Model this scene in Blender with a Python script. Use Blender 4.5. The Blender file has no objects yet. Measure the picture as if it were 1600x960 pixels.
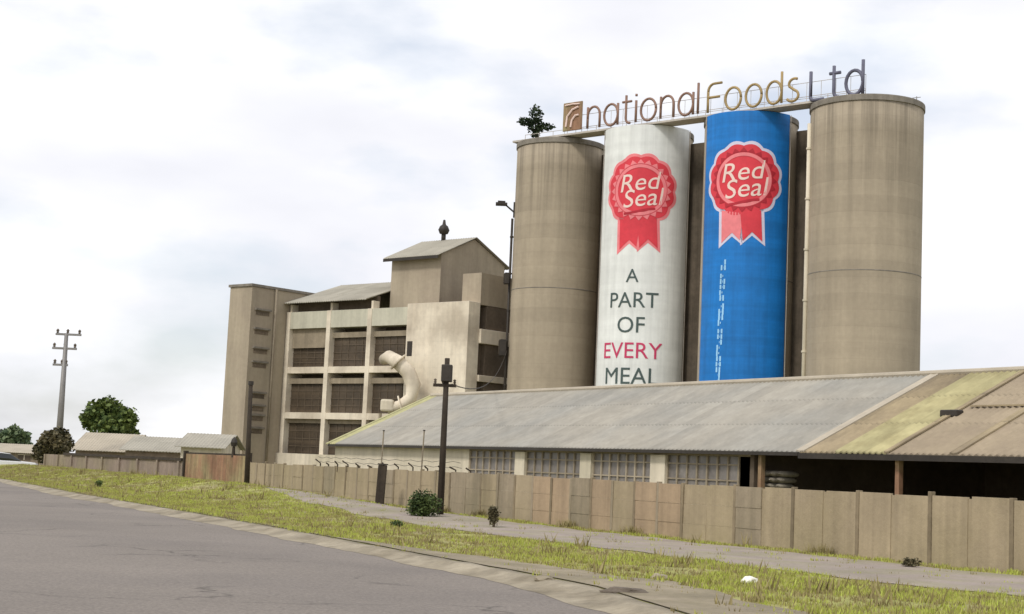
import bpy, bmesh, math, random
from mathutils import Vector, Matrix, noise
R = math.radians
rnd = random.Random(7)
C = bpy.context.scene.collection
SC = bpy.context.scene

# ---------------------------------------------------------------- camera
F_PX, EYE = 2400.0, 1.7
ROLL = math.atan(.045); HOR = 258.0
PITCH = math.atan(HOR*math.cos(ROLL)/F_PX)
cam = bpy.data.cameras.new('camera'); cam.sensor_width = 36; cam.lens = 36*F_PX/1600
cam.clip_start = .1; cam.clip_end = 6000
co = bpy.data.objects.new('camera', cam); C.objects.link(co); SC.camera = co
Mrot = Matrix.Rotation(math.pi/2 + PITCH, 4, 'X') @ Matrix.Rotation(ROLL, 4, 'Z')
co.matrix_world = Matrix.Translation((0, 0, EYE)) @ Mrot

# ---------------------------------------------------------------- world, sun, exposure
SUN_EL, SUN_AZ = R(48), R(-140)       # azimuth clockwise from +Y: the sun stands behind the camera, to its left
w = bpy.data.worlds.new('World'); SC.world = w; w.use_nodes = True
nt = w.node_tree; nt.nodes.clear(); L = nt.links.new
out = nt.nodes.new('ShaderNodeOutputWorld')
sky = nt.nodes.new('ShaderNodeTexSky'); sky.sky_type = 'NISHITA'; sky.sun_disc = False
sky.sun_elevation = SUN_EL; sky.sun_rotation = SUN_AZ; sky.dust_density = 2.0
bg = nt.nodes.new('ShaderNodeBackground'); bg.inputs[1].default_value = .11
L(sky.outputs[0], bg.inputs[0])
tc = nt.nodes.new('ShaderNodeTexCoord')
mp = nt.nodes.new('ShaderNodeMapping'); mp.inputs['Scale'].default_value = (1, 1, 2.3); mp.inputs['Location'].default_value = (.35, .1, .2)
L(tc.outputs['Generated'], mp.inputs[0])
n1 = nt.nodes.new('ShaderNodeTexNoise'); n1.inputs['Scale'].default_value = 5.0; n1.inputs['Detail'].default_value = 6; n1.inputs['Roughness'].default_value = .5
L(mp.outputs[0], n1.inputs[0])
cov = nt.nodes.new('ShaderNodeMapRange'); cov.inputs[1].default_value = .33; cov.inputs[2].default_value = .50
cov.inputs[3].default_value = .55; cov.inputs[4].default_value = 1.0
L(n1.outputs[0], cov.inputs[0])
n2 = nt.nodes.new('ShaderNodeTexNoise'); n2.inputs['Scale'].default_value = 4.2; n2.inputs['Detail'].default_value = 5; n2.inputs['Roughness'].default_value = .45
mp2 = nt.nodes.new('ShaderNodeMapping'); mp2.inputs['Scale'].default_value = (1, 1, 2.6); mp2.inputs['Location'].default_value = (3.1, 1.2, .9)
L(tc.outputs['Generated'], mp2.inputs[0]); L(mp2.outputs[0], n2.inputs[0])
cr = nt.nodes.new('ShaderNodeValToRGB')
cr.color_ramp.elements[0].position = .36; cr.color_ramp.elements[0].color = (.68, .685, .73, 1)
cr.color_ramp.elements[1].position = .60; cr.color_ramp.elements[1].color = (.83, .83, .845, 1)
L(n2.outputs[0], cr.inputs[0])
bg2 = nt.nodes.new('ShaderNodeBackground'); bg2.inputs[1].default_value = .98
L(cr.outputs[0], bg2.inputs[0])
mix = nt.nodes.new('ShaderNodeMixShader'); L(cov.outputs[0], mix.inputs[0]); L(bg.outputs[0], mix.inputs[1]); L(bg2.outputs[0], mix.inputs[2])
L(mix.outputs[0], out.inputs[0])
sun = bpy.data.lights.new('sun', 'SUN'); sun.energy = 1.5; sun.angle = R(10); sun.color = (1, .955, .88)
so = bpy.data.objects.new('sun', sun); C.objects.link(so)
sdir = Vector((math.sin(SUN_AZ)*math.cos(SUN_EL), math.cos(SUN_AZ)*math.cos(SUN_EL), math.sin(SUN_EL)))
so.rotation_euler = sdir.to_track_quat('Z', 'Y').to_euler(); so.location = (0, 0, 80)
SC.view_settings.view_transform = 'Standard'; SC.view_settings.look = 'None'
SC.view_settings.exposure = 0.45; SC.view_settings.gamma = 1.0; SC.view_settings.use_curve_mapping = False

# ---------------------------------------------------------------- helpers
def at(x, y, Y):
    """the world point at distance Y along +Y seen at photograph pixel x, y"""
    d = Mrot.to_3x3() @ Vector(((x-800)/F_PX, -(y-480)/F_PX, -1))
    d = d*(Y/d.y)
    return Vector((d.x, d.y, d.z+EYE))
def ray_line(x, y, P, D):
    """where the vertical plane through P along D meets the ray of pixel x, y: (s along D, z)"""
    d = Mrot.to_3x3() @ Vector(((x-800)/F_PX, -(y-480)/F_PX, -1))
    det = d.x*(-D[1]) + D[0]*d.y
    k = (P[0]*(-D[1]) + D[0]*P[1])/det
    X, Y = d.x*k, d.y*k
    s = (X-P[0])*D[0] + (Y-P[1])*D[1]
    return s, d.z*k+EYE
def ground(x, y, z=0.0):
    d = Mrot.to_3x3() @ Vector(((x-800)/F_PX, -(y-480)/F_PX, -1))
    k = (z-EYE)/d.z
    return Vector((d.x*k, d.y*k, z))

def tag(o, label=None, cat=None, group=None, kind=None):
    if label: o['label'] = label
    if cat: o['category'] = cat
    if group: o['group'] = group
    if kind: o['kind'] = kind
    return o
def empty(name, loc, label, cat, group=None, rz=0.0):
    o = bpy.data.objects.new(name, None); C.objects.link(o); o.location = loc; o.rotation_euler[2] = rz
    o.empty_display_size = .3
    return tag(o, label, cat, group)

class MB:
    def __init__(s): s.v = []; s.f = []; s.m = []
    def add(s, vs, fs, mi=0):
        b = len(s.v); s.v += [tuple(v) for v in vs]; s.f += [tuple(i+b for i in f) for f in fs]; s.m += [mi]*len(fs); return s
    def box(s, x0, x1, y0, y1, z0, z1, mi=0):
        v = [(x0,y0,z0),(x1,y0,z0),(x1,y1,z0),(x0,y1,z0),(x0,y0,z1),(x1,y0,z1),(x1,y1,z1),(x0,y1,z1)]
        return s.add(v, [(0,3,2,1),(4,5,6,7),(0,1,5,4),(1,2,6,5),(2,3,7,6),(3,0,4,7)], mi)
    def prism(s, poly, z0, z1, mi=0):
        n = len(poly); v = [(p[0],p[1],z0) for p in poly]+[(p[0],p[1],z1) for p in poly]
        f = [tuple(range(n))[::-1], tuple(range(n, 2*n))]+[(i,(i+1)%n,n+(i+1)%n,n+i) for i in range(n)]
        return s.add(v, f, mi)
    def tube(s, pts, r, n=8, mi=0, caps=True):
        pts = [Vector(p) for p in pts]; rr = r if isinstance(r, (list, tuple)) else [r]*len(pts)
        rings = []; up = None
        for i, p in enumerate(pts):
            a = pts[max(i-1,0)]; b = pts[min(i+1,len(pts)-1)]; d = (b-a).normalized()
            if up is None: up = Vector((0,0,1)) if abs(d.z) < .9 else Vector((1,0,0))
            x = up.cross(d)
            if x.length < 1e-4: x = d.orthogonal()
            x.normalize(); y = d.cross(x); up = y
            rings.append([p+(x*math.cos(q)+y*math.sin(q))*rr[i] for q in [2*math.pi*k/n for k in range(n)]])
        v = [q for g in rings for q in g]; f = []
        for i in range(len(pts)-1):
            for k in range(n): f.append((i*n+k, i*n+(k+1)%n, (i+1)*n+(k+1)%n, (i+1)*n+k))
        if caps: f.append(tuple(range(n))[::-1]); f.append(tuple((len(pts)-1)*n+k for k in range(n)))
        return s.add(v, f, mi)
    def lathe(s, prof, cx=0, cy=0, n=48, mi=0):
        v = [(cx+r*math.cos(2*math.pi*k/n), cy+r*math.sin(2*math.pi*k/n), z) for r, z in prof for k in range(n)]
        f = [(i*n+k, i*n+(k+1)%n, (i+1)*n+(k+1)%n, (i+1)*n+k) for i in range(len(prof)-1) for k in range(n)]
        return s.add(v, f, mi)
    def build(s, name, mats, parent=None, smooth=False, bevel=0):
        me = bpy.data.meshes.new(name); me.from_pydata(s.v, [], s.f)
        if not isinstance(mats, (list, tuple)): mats = [mats]
        for m in mats: me.materials.append(m)
        for p, mi in zip(me.polygons, s.m): p.material_index = mi; p.use_smooth = smooth
        me.update()
        o = bpy.data.objects.new(name, me); C.objects.link(o)
        if parent: o.parent = parent
        if bevel:
            bv = o.modifiers.new('bevel', 'BEVEL'); bv.width = bevel; bv.segments = 2; bv.limit_method = 'ANGLE'
        return o

def mat(name, col, rough=.85, var=.25, scale=.6, streak=0.0, streak_scale=1.5, fine=6.0, bump=.15, stain=None, stain_amt=.4,
        stain_scale=.25, spec=.3, metal=0.0, hl=0.0, sheet=None, lift=None, top=None, crack=0.0, speck=0.0):
    """weathered procedural surface: blotches, fine grain, vertical run-off streaks, optional second stain colour, optional corrugation"""
    m = bpy.data.materials.new(name); m.use_nodes = True; t = m.node_tree; l = t.links.new
    b = t.nodes['Principled BSDF']; b.inputs['Roughness'].default_value = rough
    b.inputs['Specular IOR Level'].default_value = spec; b.inputs['Metallic'].default_value = metal
    g = t.nodes.new('ShaderNodeNewGeometry'); tex = t.nodes.new('ShaderNodeTexCoord')
    def nz(sc, vec=None, det=5, ro=.55):
        n = t.nodes.new('ShaderNodeTexNoise'); n.inputs['Scale'].default_value = sc; n.inputs['Detail'].default_value = det
        n.inputs['Roughness'].default_value = ro; l(vec or g.outputs['Position'], n.inputs[0]); return n
    def rng(src, a, b_, c, d):
        r = t.nodes.new('ShaderNodeMapRange')
        for i, q in enumerate((a, b_, c, d)): r.inputs[i+1].default_value = q
        l(src, r.inputs[0]); return r.outputs[0]
    def mul(a, b_):
        r = t.nodes.new('ShaderNodeMath'); r.operation = 'MULTIPLY'; l(a, r.inputs[0]); l(b_, r.inputs[1]); return r.outputs[0]
    f = rng(nz(scale).outputs[0], .3, .7, 1-var, 1+var*.6)
    f = mul(f, rng(nz(fine).outputs[0], .3, .7, 1-var*.5, 1+var*.4))
    if streak:
        mpn = t.nodes.new('ShaderNodeMapping'); mpn.inputs['Scale'].default_value = (streak_scale, streak_scale, .06)
        l(g.outputs['Position'], mpn.inputs[0])
        f = mul(f, rng(nz(1.0, mpn.outputs[0], 6, .65).outputs[0], .35, .65, 1-streak, 1+streak*.3))
    if hl:
        mph = t.nodes.new('ShaderNodeMapping'); mph.inputs['Scale'].default_value = (.03, .03, 1.1)
        l(g.outputs['Position'], mph.inputs[0])
        f = mul(f, rng(nz(1.0, mph.outputs[0], 4, .6).outputs[0], .35, .65, 1-hl, 1+hl*.4))
    def math_(op, a, v=None, b2=None):
        r = t.nodes.new('ShaderNodeMath'); r.operation = op; l(a, r.inputs[0])
        if v is not None: r.inputs[1].default_value = v
        if b2 is not None: l(b2, r.inputs[1])
        return r.outputs[0]
    if sheet:      # roofing in separate sheets: each its own tone, a dark line at every lap
        sp = t.nodes.new('ShaderNodeSeparateXYZ'); l(tex.outputs['Object'], sp.inputs[0])
        fx = math_('FLOOR', math_('MULTIPLY', sp.outputs[0], 1/sheet[0])); dy = math_('MULTIPLY', sp.outputs[1], 1/sheet[1]); fy = math_('FLOOR', dy)
        cb = t.nodes.new('ShaderNodeCombineXYZ'); l(fx, cb.inputs[0]); l(fy, cb.inputs[1]); wn = t.nodes.new('ShaderNodeTexWhiteNoise'); l(cb.outputs[0], wn.inputs[0])
        f = mul(f, rng(wn.outputs[0], 0, 1, 1-sheet[2], 1+sheet[2]*.6))
        f = mul(f, rng(math_('FRACT', dy), 0, .045, .74, 1.0))
    if lift:       # concrete cast in lifts: each ring its own tone, with a faint irregular joint
        sp = t.nodes.new('ShaderNodeSeparateXYZ'); l(g.outputs['Position'], sp.inputs[0])
        zz = math_('ADD', math_('MULTIPLY', sp.outputs[2], 1/lift[0]), None, math_('MULTIPLY', nz(.9).outputs[0], .12))
        wn = t.nodes.new('ShaderNodeTexWhiteNoise'); wn.noise_dimensions = '1D'; l(math_('FLOOR', zz), wn.inputs['W'])
        f = mul(f, rng(wn.outputs[0], 0, 1, 1-lift[1], 1+lift[1]*.7)); f = mul(f, rng(math_('FRACT', zz), 0, .05, 1-lift[1]*1.6, 1.0))
    if top:        # dirty water runs below the rim
        sp = t.nodes.new('ShaderNodeSeparateXYZ'); l(g.outputs['Position'], sp.inputs[0])
        mpn = t.nodes.new('ShaderNodeMapping'); mpn.inputs['Scale'].default_value = (1.6, 1.6, .03); l(g.outputs['Position'], mpn.inputs[0])
        st_ = mul(rng(nz(1.0, mpn.outputs[0], 5, .7).outputs[0], .48, .62, 0, 1), rng(sp.outputs[2], top[0], top[1], 0, 1))
        f = mul(f, rng(st_, 0, 1, 1, 1-top[2]))
    if crack:
        wv = t.nodes.new('ShaderNodeVectorMath'); wv.operation = 'MULTIPLY_ADD'; l(nz(1.1).outputs['Color'], wv.inputs[0]); wv.inputs[1].default_value = (1.2,1.2,1.2); l(g.outputs['Position'], wv.inputs[2])
        vo = t.nodes.new('ShaderNodeTexVoronoi'); vo.feature = 'DISTANCE_TO_EDGE'; vo.inputs['Scale'].default_value = .30; l(wv.outputs[0], vo.inputs[0])
        ck = mul(rng(vo.outputs[0], .0, .02, 1, 0), rng(nz(.2).outputs[0], .5, .58, 0, 1)); f = mul(f, rng(ck, 0, 1, 1, 1-crack))
    if speck:
        f = mul(f, rng(nz(17, None, 3, .8).outputs[0], .3, .7, 1-speck, 1+speck))
    base = t.nodes.new('ShaderNodeRGB'); base.outputs[0].default_value = (*col, 1); src = base.outputs[0]
    if stain:
        mx = t.nodes.new('ShaderNodeMix'); mx.data_type = 'RGBA'; mx.inputs[7].default_value = (*stain, 1)
        l(rng(nz(stain_scale).outputs[0], .42, .66, 0, stain_amt), mx.inputs[0]); l(src, mx.inputs[6]); src = mx.outputs[2]
    vm = t.nodes.new('ShaderNodeVectorMath'); vm.operation = 'SCALE'; l(src, vm.inputs[0]); l(f, vm.inputs[3])
    l(vm.outputs[0], b.inputs['Base Color'])
    h = nz(fine*2.5).outputs[0]
    bp = t.nodes.new('ShaderNodeBump'); bp.inputs['Strength'].default_value = bump; bp.inputs['Distance'].default_value = .05
    l(h, bp.inputs['Height']); l(bp.outputs[0], b.inputs['Normal'])
    return m
def leafmat(name, c1, c2):
    m = bpy.data.materials.new(name); m.use_nodes = True; t = m.node_tree; l = t.links.new
    b = t.nodes['Principled BSDF']; b.inputs['Roughness'].default_value = .6; b.inputs['Specular IOR Level'].default_value = .25
    g = t.nodes.new('ShaderNodeNewGeometry'); n = t.nodes.new('ShaderNodeTexNoise'); n.inputs['Scale'].default_value = 1.3; n.inputs['Detail'].default_value = 3
    l(g.outputs['Position'], n.inputs[0])
    ad = t.nodes.new('ShaderNodeMath'); ad.operation = 'ADD'; l(n.outputs[0], ad.inputs[0])
    mm = t.nodes.new('ShaderNodeMath'); mm.operation = 'MULTIPLY'; mm.inputs[1].default_value = .35; l(g.outputs['Random Per Island'], mm.inputs[0]); l(mm.outputs[0], ad.inputs[1])
    r = t.nodes.new('ShaderNodeValToRGB'); r.color_ramp.elements[0].position = .45; r.color_ramp.elements[0].color = (*c1, 1)
    r.color_ramp.elements[1].position = .85; r.color_ramp.elements[1].color = (*c2, 1)
    l(ad.outputs[0], r.inputs[0]); l(r.outputs[0], b.inputs['Base Color'])
    return m
def plain(name, col, rough=.6, metal=0.0, spec=.4, trans=0.0):
    m = bpy.data.materials.new(name); m.use_nodes = True; b = m.node_tree.nodes['Principled BSDF']
    b.inputs['Base Color'].default_value = (*col, 1); b.inputs['Roughness'].default_value = rough
    b.inputs['Metallic'].default_value = metal; b.inputs['Specular IOR Level'].default_value = spec
    return m

M = {}
M['asphalt'] = mat('asphalt', (.215,.188,.163), .9, crack=.5, speck=.3, var=.14, scale=.12, fine=5, bump=.3, stain=(.165,.145,.13), stain_amt=.7, stain_scale=.18)
M['path'] = mat('path_surface', (.31,.26,.225), .95, .18, .5, fine=8, bump=.3, stain=(.27,.25,.15), stain_amt=.7, stain_scale=.6)
M['dirt'] = mat('dry_soil', (.29,.245,.175), .95, .25, .5, fine=7, bump=.4, stain=(.22,.19,.12), stain_amt=.8, stain_scale=.9)
M['soil'] = mat('dark_soil', (.13,.10,.06), .95, .35, 1.5, fine=9, bump=.6, stain=(.24,.21,.10), stain_amt=.9, stain_scale=.7)
M['verge'] = mat('verge_turf', (.32,.32,.10), .95, .3, .9, fine=7, bump=.5, stain=(.30,.24,.14), stain_amt=.75, stain_scale=.35)
M['land'] = mat('open_land', (.22,.22,.10), .95, .25, .05, fine=1, bump=.1, stain=(.24,.19,.12), stain_amt=.6, stain_scale=.03)
M['kerb'] = mat('kerb_concrete', (.33,.285,.21), .9, .25, 1.2, fine=8, bump=.3, stain=(.17,.14,.09), stain_amt=.7, stain_scale=.9)
M['silo'] = mat('silo_concrete', (.41,.345,.255), .9, .10, .12, streak=.13, streak_scale=.8, fine=2.5, bump=.15, stain=(.33,.28,.21), stain_amt=.5, stain_scale=.1, hl=.05, lift=(1.35, .06), top=(23, 33, .34))
M['web_shade'] = mat('shaded_web_concrete', (.11,.088,.065), .92, .3, .6, streak=.3, fine=3)  # shade of the recess between silos painted into the concrete colour
M['rim'] = mat('rim_concrete', (.24,.215,.18), .9, .2, .8, streak=.25, fine=3)
M['fence'] = mat('fence_concrete', (.37,.30,.20), .92, .14, .5, streak=.16, streak_scale=2.5, fine=6, bump=.2, stain=(.29,.24,.14), stain_amt=.6, stain_scale=.3)
M['fence_pink'] = mat('fence_pink', (.37,.275,.18), .92, .14, .5, streak=.18, streak_scale=2.5, fine=6, bump=.2, stain=(.34,.26,.17), stain_amt=.6, stain_scale=.4)
M['fence_grey'] = mat('fence_grey', (.34,.28,.20), .92, .16, .5, streak=.2, streak_scale=2.5, fine=6, bump=.2, stain=(.22,.19,.12), stain_amt=.6, stain_scale=.3)
M['fence_post'] = mat('fence_post', (.25,.20,.13), .92, .25, .8, streak=.2, fine=6)
M['wall_low'] = mat('wall_low', (.30,.235,.19), .92, .2, .5, streak=.2, fine=4, stain=(.22,.2,.1), stain_amt=.6)
M['tower'] = mat('tower_concrete', (.43,.365,.27), .9, .12, .2, streak=.16, streak_scale=.7, fine=2.5, stain=(.27,.22,.17), stain_amt=.6, stain_scale=.2)
M['cream'] = mat('cream_paint', (.74,.66,.53), .8, .10, .25, streak=.12, streak_scale=1.2, fine=2.5, stain=(.47,.40,.31), stain_amt=.8, stain_scale=.3, lift=(1.3,.04))
M['white'] = mat('whitewash', (.66,.59,.47), .8, .10, .4, streak=.14, fine=3, stain=(.5,.45,.32), stain_amt=.5)
M['palegreen'] = mat('pale_band', (.52,.50,.40), .8, .1, .4, streak=.12, fine=3)
M['spandrel'] = mat('spandrel', (.30,.25,.18), .85, .2, .6, streak=.2, fine=4)
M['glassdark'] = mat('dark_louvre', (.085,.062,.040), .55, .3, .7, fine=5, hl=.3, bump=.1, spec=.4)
M['sacking'] = mat('sacking', (.24,.215,.17), .9, .3, 2, fine=8, bump=.5)
M['louvre'] = mat('louvre_slats', (.19,.15,.11), .8, .3, 2, fine=5, hl=.4)
M['glassframe'] = mat('brown_frame', (.13,.10,.07), .8, .2, 1, fine=5)
M['glassgrey'] = mat('dusty_glass', (.20,.18,.165), .35, .3, 1.2, fine=5, bump=.05, spec=.5)
M['roof'] = mat('asbestos_roof', (.355,.33,.28), .85, .10, .25, fine=3, bump=.1, stain=(.29,.285,.26), stain_amt=.7, stain_scale=.2, streak=.12, streak_scale=1.5, sheet=(1.05, 2.45, .09))
M['roof_brown'] = mat('weathered_roof', (.33,.265,.165), .9, .22, .35, fine=4, bump=.15, stain=(.17,.135,.10), stain_amt=.6, stain_scale=.3, sheet=(1.05, 2.45, .14))
M['roof_tan'] = mat('tan_roof', (.38,.31,.215), .9, .16, .35, fine=4, bump=.15, stain=(.22,.175,.13), stain_amt=.7, stain_scale=.35, sheet=(1.05, 2.45, .12))
M['roof_lime'] = mat('lichen_roof', (.41,.37,.20), .9, .16, .7, fine=3, bump=.15, stain=(.29,.25,.13), stain_amt=.8, stain_scale=.8, sheet=(1.05, 2.45, .13))
M['roof_light'] = mat('light_flashing', (.42,.37,.29), .8, .12, .6, fine=4)
M['lime'] = mat('lichen_board', (.40,.38,.20), .85, .2, .8, fine=4)
M['mroof'] = mat('mill_roof', (.37,.345,.285), .85, .12, .3, fine=3, sheet=(1.05, 2.6, .1))
M['dark'] = mat('dark_steel', (.035,.028,.022), .6, .3, 1, fine=5, spec=.4)
M['wood'] = mat('dark_timber', (.055,.042,.03), .85, .3, 1.5, streak=.3, streak_scale=6, fine=8)
M['steel'] = mat('grey_steel', (.24,.23,.22), .55, .15, 1, fine=5, metal=.3)
M['rust'] = mat('rusty_sheet', (.30,.17,.105), .8, .25, .8, streak=.35, streak_scale=4, fine=5, stain=(.33,.28,.15), stain_amt=.9, stain_scale=.5)
M['inside'] = mat('shaded_inner_wall', (.13,.10,.072), .9, .3, .4, fine=3)  # dark brown base colour stands in for the shade inside the openings
M['slab'] = mat('deck_concrete', (.48,.44,.39), .85, .15, .5, fine=4)
M['signbrown'] = mat('sign_brown', (.26,.155,.115), .6, .2, .8, fine=4)
M['signyellow'] = mat('sign_ochre', (.36,.26,.12), .6, .2, .8, fine=4)
M['signblue'] = mat('sign_slate', (.13,.13,.18), .6, .2, .8, fine=4)
M['bwhite'] = mat('banner_white', (.76,.775,.75), .6, .08, .3, fine=1.5, streak=.12, hl=.06, bump=.05)
M['bblue'] = mat('banner_blue', (.010,.19,.58), .5, .14, .3, fine=1.5, streak=.16, bump=.05, hl=.16)
M['bred'] = mat('emblem_red', (.66,.045,.065), .5, .12, .6, fine=3, bump=.02)
M['bpink'] = mat('emblem_pink', (.80,.22,.24), .5, .12, .6, fine=3, bump=.02)
M['bdeep'] = mat('emblem_deep_red', (.42,.02,.035), .5, .12, .6, fine=3, bump=.02)
M['bcream'] = mat('emblem_cream', (.80,.62,.56), .5, .06, .6, fine=3, bump=.02)
M['bpale'] = mat('emblem_edge', (.62,.60,.74), .5, .06, .6, fine=3, bump=.02)
M['tgreen'] = mat('text_dark', (.07,.10,.095), .6, .1, .6, fine=3, bump=.02)
M['tred'] = mat('text_red', (.55,.05,.13), .6, .1, .6, fine=3, bump=.02)
M['tblue'] = mat('text_light_blue', (.32,.60,.86), .6, .1, .6, fine=3, bump=.02)
M['leaf'] = leafmat('leaf_green', (.035,.065,.018), (.14,.18,.045))
M['leaf_dark'] = leafmat('leaf_dark', (.012,.024,.012), (.04,.06,.025))
M['leaf_far'] = leafmat('leaf_far', (.06,.10,.05), (.16,.20,.10))
M['leaf_brown'] = leafmat('leaf_brown', (.05,.048,.025), (.15,.125,.065))
M['leaf_bush'] = leafmat('leaf_bush', (.025,.045,.016), (.09,.125,.035))
M['grass'] = leafmat('grass_blade', (.34,.31,.10), (.39,.45,.075))
M['drygrass'] = leafmat('dry_grass', (.20,.16,.07), (.32,.27,.12))
M['bark'] = mat('bark', (.09,.065,.045), .9, .3, 2, streak=.3, fine=8)
M['carwhite'] = plain('car_paint_white', (.62,.62,.62), .25)
M['glass'] = plain('car_glass', (.015,.018,.02), .1, spec=.6)
M['tyre'] = plain('tyre_rubber', (.02,.02,.02), .8)
M['litter'] = plain('white_plastic', (.8,.78,.68), .5)
M['stone'] = mat('stone', (.14,.115,.09), .9, .3, 2, fine=8)
M['lens'] = plain('lamp_lens', (.7,.3,.1), .2)
M['chrome'] = plain('chrome', (.5,.5,.5), .25, .9)

# ---------------------------------------------------------------- ground, road, verge, path
FA = math.radians(29); FD = (-math.sin(FA), math.cos(FA)); FN = (-math.cos(FA), -math.sin(FA))   # fence direction; normal towards the road
g0 = ground(1600, 905); F0 = (g0.x, g0.y)
def fpt(t, o=0.0): return (F0[0]+FD[0]*t+FN[0]*o, F0[1]+FD[1]*t+FN[1]*o)
def fto(x, y):
    dx, dy = x-F0[0], y-F0[1]; return dx*FD[0]+dy*FD[1], dx*FN[0]+dy*FN[1]
def sm(a, b, x):
    q = min(1, max(0, (x-a)/(b-a))); return q*q*(3-2*q)
def edge_off(t):
    """offset of the road edge from the fence line"""
    ks = EK
    if t <= ks[0][0]: return ks[0][1]+(t-ks[0][0])*(ks[1][1]-ks[0][1])/(ks[1][0]-ks[0][0])
    for a, b in zip(ks, ks[1:]):
        if t <= b[0]:
            q = (t-a[0])/(b[0]-a[0]); return a[1]+(b[1]-a[1])*q
    return ks[-1][1]
EK = []
for p in ((1005, 963), (900, 928), (780, 903), (600, 868), (420, 832), (250, 800), (110, 775), (0, 752)):
    g = ground(*p); EK.append(fto(g.x, g.y))
EK.sort()
def hgt(t, o):
    e = edge_off(t); q = (o-.0)/e
    z = .10 + .05*noise.noise(Vector((t*.25, o*.3, 1))) + .03*noise.noise(Vector((t*.9, o*.9, 5)))
    bank = .62*sm(14, 44, t)*math.exp(-((o-2.8)/2.6)**2)*(1-.0*sm(70, 100, t))
    return (z + bank)*sm(0, .10, 1-q) + .10*(1-sm(0, .10, 1-q)) - .0
mb = MB(); S = 3000
mb.add([(-S,-200,-.03),(S,-200,-.03),(S,S,-.03),(-S,S,-.03)], [(0,1,2,3)])
tag(mb.build('ground', M['land']), 'flat open land around the mill', None, None, 'structure')
# road: from the kerb line out to the left
mb = MB(); ts = [-45+i*1.5 for i in range(160)]
v = []; f = []
for t in ts:
    e = edge_off(t)
    for o in (e+.02, e+4, e+9, e+16): v.append((*fpt(t, o), 0.0))
for i in range(len(ts)-1):
    for k in range(3): a = i*4+k; f.append((a, a+1, a+5, a+4))
mb.add(v, f); tag(mb.build('road', M['asphalt']), 'worn grey asphalt road', None, None, 'structure')
# kerb
def wob(t): return .18*noise.noise(Vector((t*.35, 3.3, 0))) + .06*noise.noise(Vector((t*1.7, 1.3, 0)))
kb = MB(); v = []; f = []
tk = [-30+i*.4 for i in range(380)]
for t in tk:
    e = edge_off(t); z = .10+.015*noise.noise(Vector((t*1.3, 0, 9)))
    for o, zz in ((e+.45+2*wob(t), .004), (e+.12+.3*wob(t), .045+z*.1), (e-.02, z), (e-.30, z+.004), (e-.34, z-.05)): v.append((*fpt(t, o), zz))
for i in range(len(tk)-1):
    for k in range(4): a = i*5+k; f.append((a, a+1, a+6, a+5))
kb.add(v, f); tag(kb.build('kerb', M['kerb'], smooth=True), 'low sandy concrete kerb crumbling onto the road', None, None, 'structure')
# verge sheet
vb = MB(); v = []; f = []; nO = 34
tv = [-30+i*.5 for i in range(320)]
for t in tv:
    e = edge_off(t)-.3
    for k in range(nO): o = -1.5+(e+1.5)*k/(nO-1); v.append((*fpt(t, o), hgt(t, o)))
for i in range(len(tv)-1):
    for k in range(nO-1): a = i*nO+k; f.append((a, a+1, a+nO+1, a+nO))
vb.add(v, f); tag(vb.build('verge', M['verge'], smooth=True), 'grassed roadside verge rising to the left', None, None, 'structure')
# bare eroded soil where the turf meets the kerb
sb = MB(); v = []; f = []; te = [-30+i*.25 for i in range(560)]
for t in te:
    e = edge_off(t); wv_ = .16+.16*noise.noise(Vector((t*.8, 11, 0)))+.14*noise.noise(Vector((t*2.9, 5, 0)))
    for o in (e-.345-max(.03, wv_), e-.345-max(.03, wv_)*.5, e-.33): v.append((*fpt(t, o), max(hgt(t, o), .085)+.012))
for i in range(len(te)-1):
    for k in range(2): a = i*3+k; f.append((a, a+1, a+4, a+3))
sb.add(v, f); tag(sb.build('soil', M['soil'], smooth=True), 'dark eroded soil line behind the kerb', None, None, 'structure')
# trodden sandy shoulder widening towards the near end
sb = MB(); v = []; f = []; te = [-30+i*.25 for i in range(200)]
def sand_w(t): return max(0.0, 1.7*sm(11, -4, t)+.35*noise.noise(Vector((t*.6, 21, 0)))*sm(16, 2, t)+.15*noise.noise(Vector((t*2.3, 8, 0)))*sm(16, 2, t))
for t in te:
    e = edge_off(t)-.34; wq = sand_w(t)
    for k in range(6): o = e-wq*k/5; v.append((*fpt(t, o), max(hgt(t, o), .085)+.018))
for i in range(len(te)-1):
    for k in range(5): a = i*6+k; f.append((a, a+1, a+7, a+6))
sb.add(v, f); tag(sb.build('dirt', M['dirt'], smooth=True), 'bare sandy dirt between grass and kerb in the near right', None, None, 'structure')
# footpath
def path_lim(t):
    n = .25*noise.noise(Vector((t*.3, 7, 0)))+.12*noise.noise(Vector((t*1.1, 2, 0)))
    a = .9+n; b = 6.1+1.3*n - 2.2*sm(10, 34, t)
    m = (a+b)/2; k = 1-sm(30, 40, t)
    return m-(m-a)*k, m+(b-m)*k
pb = MB(); v = []; f = []
tp = [-30+i*.4 for i in range(176)]
for t in tp:
    a, b = path_lim(t)
    for k in range(14): o = a+(b-a)*k/13; v.append((*fpt(t, o), hgt(t, o)+.012))
for i in range(len(tp)-1):
    for k in range(13): q = i*14+k; f.append((q, q+1, q+15, q+14))
pb.add(v, f); tag(pb.build('footpath', M['path'], smooth=True), 'bare grey footpath along the concrete fence', None, None, 'structure')
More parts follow.
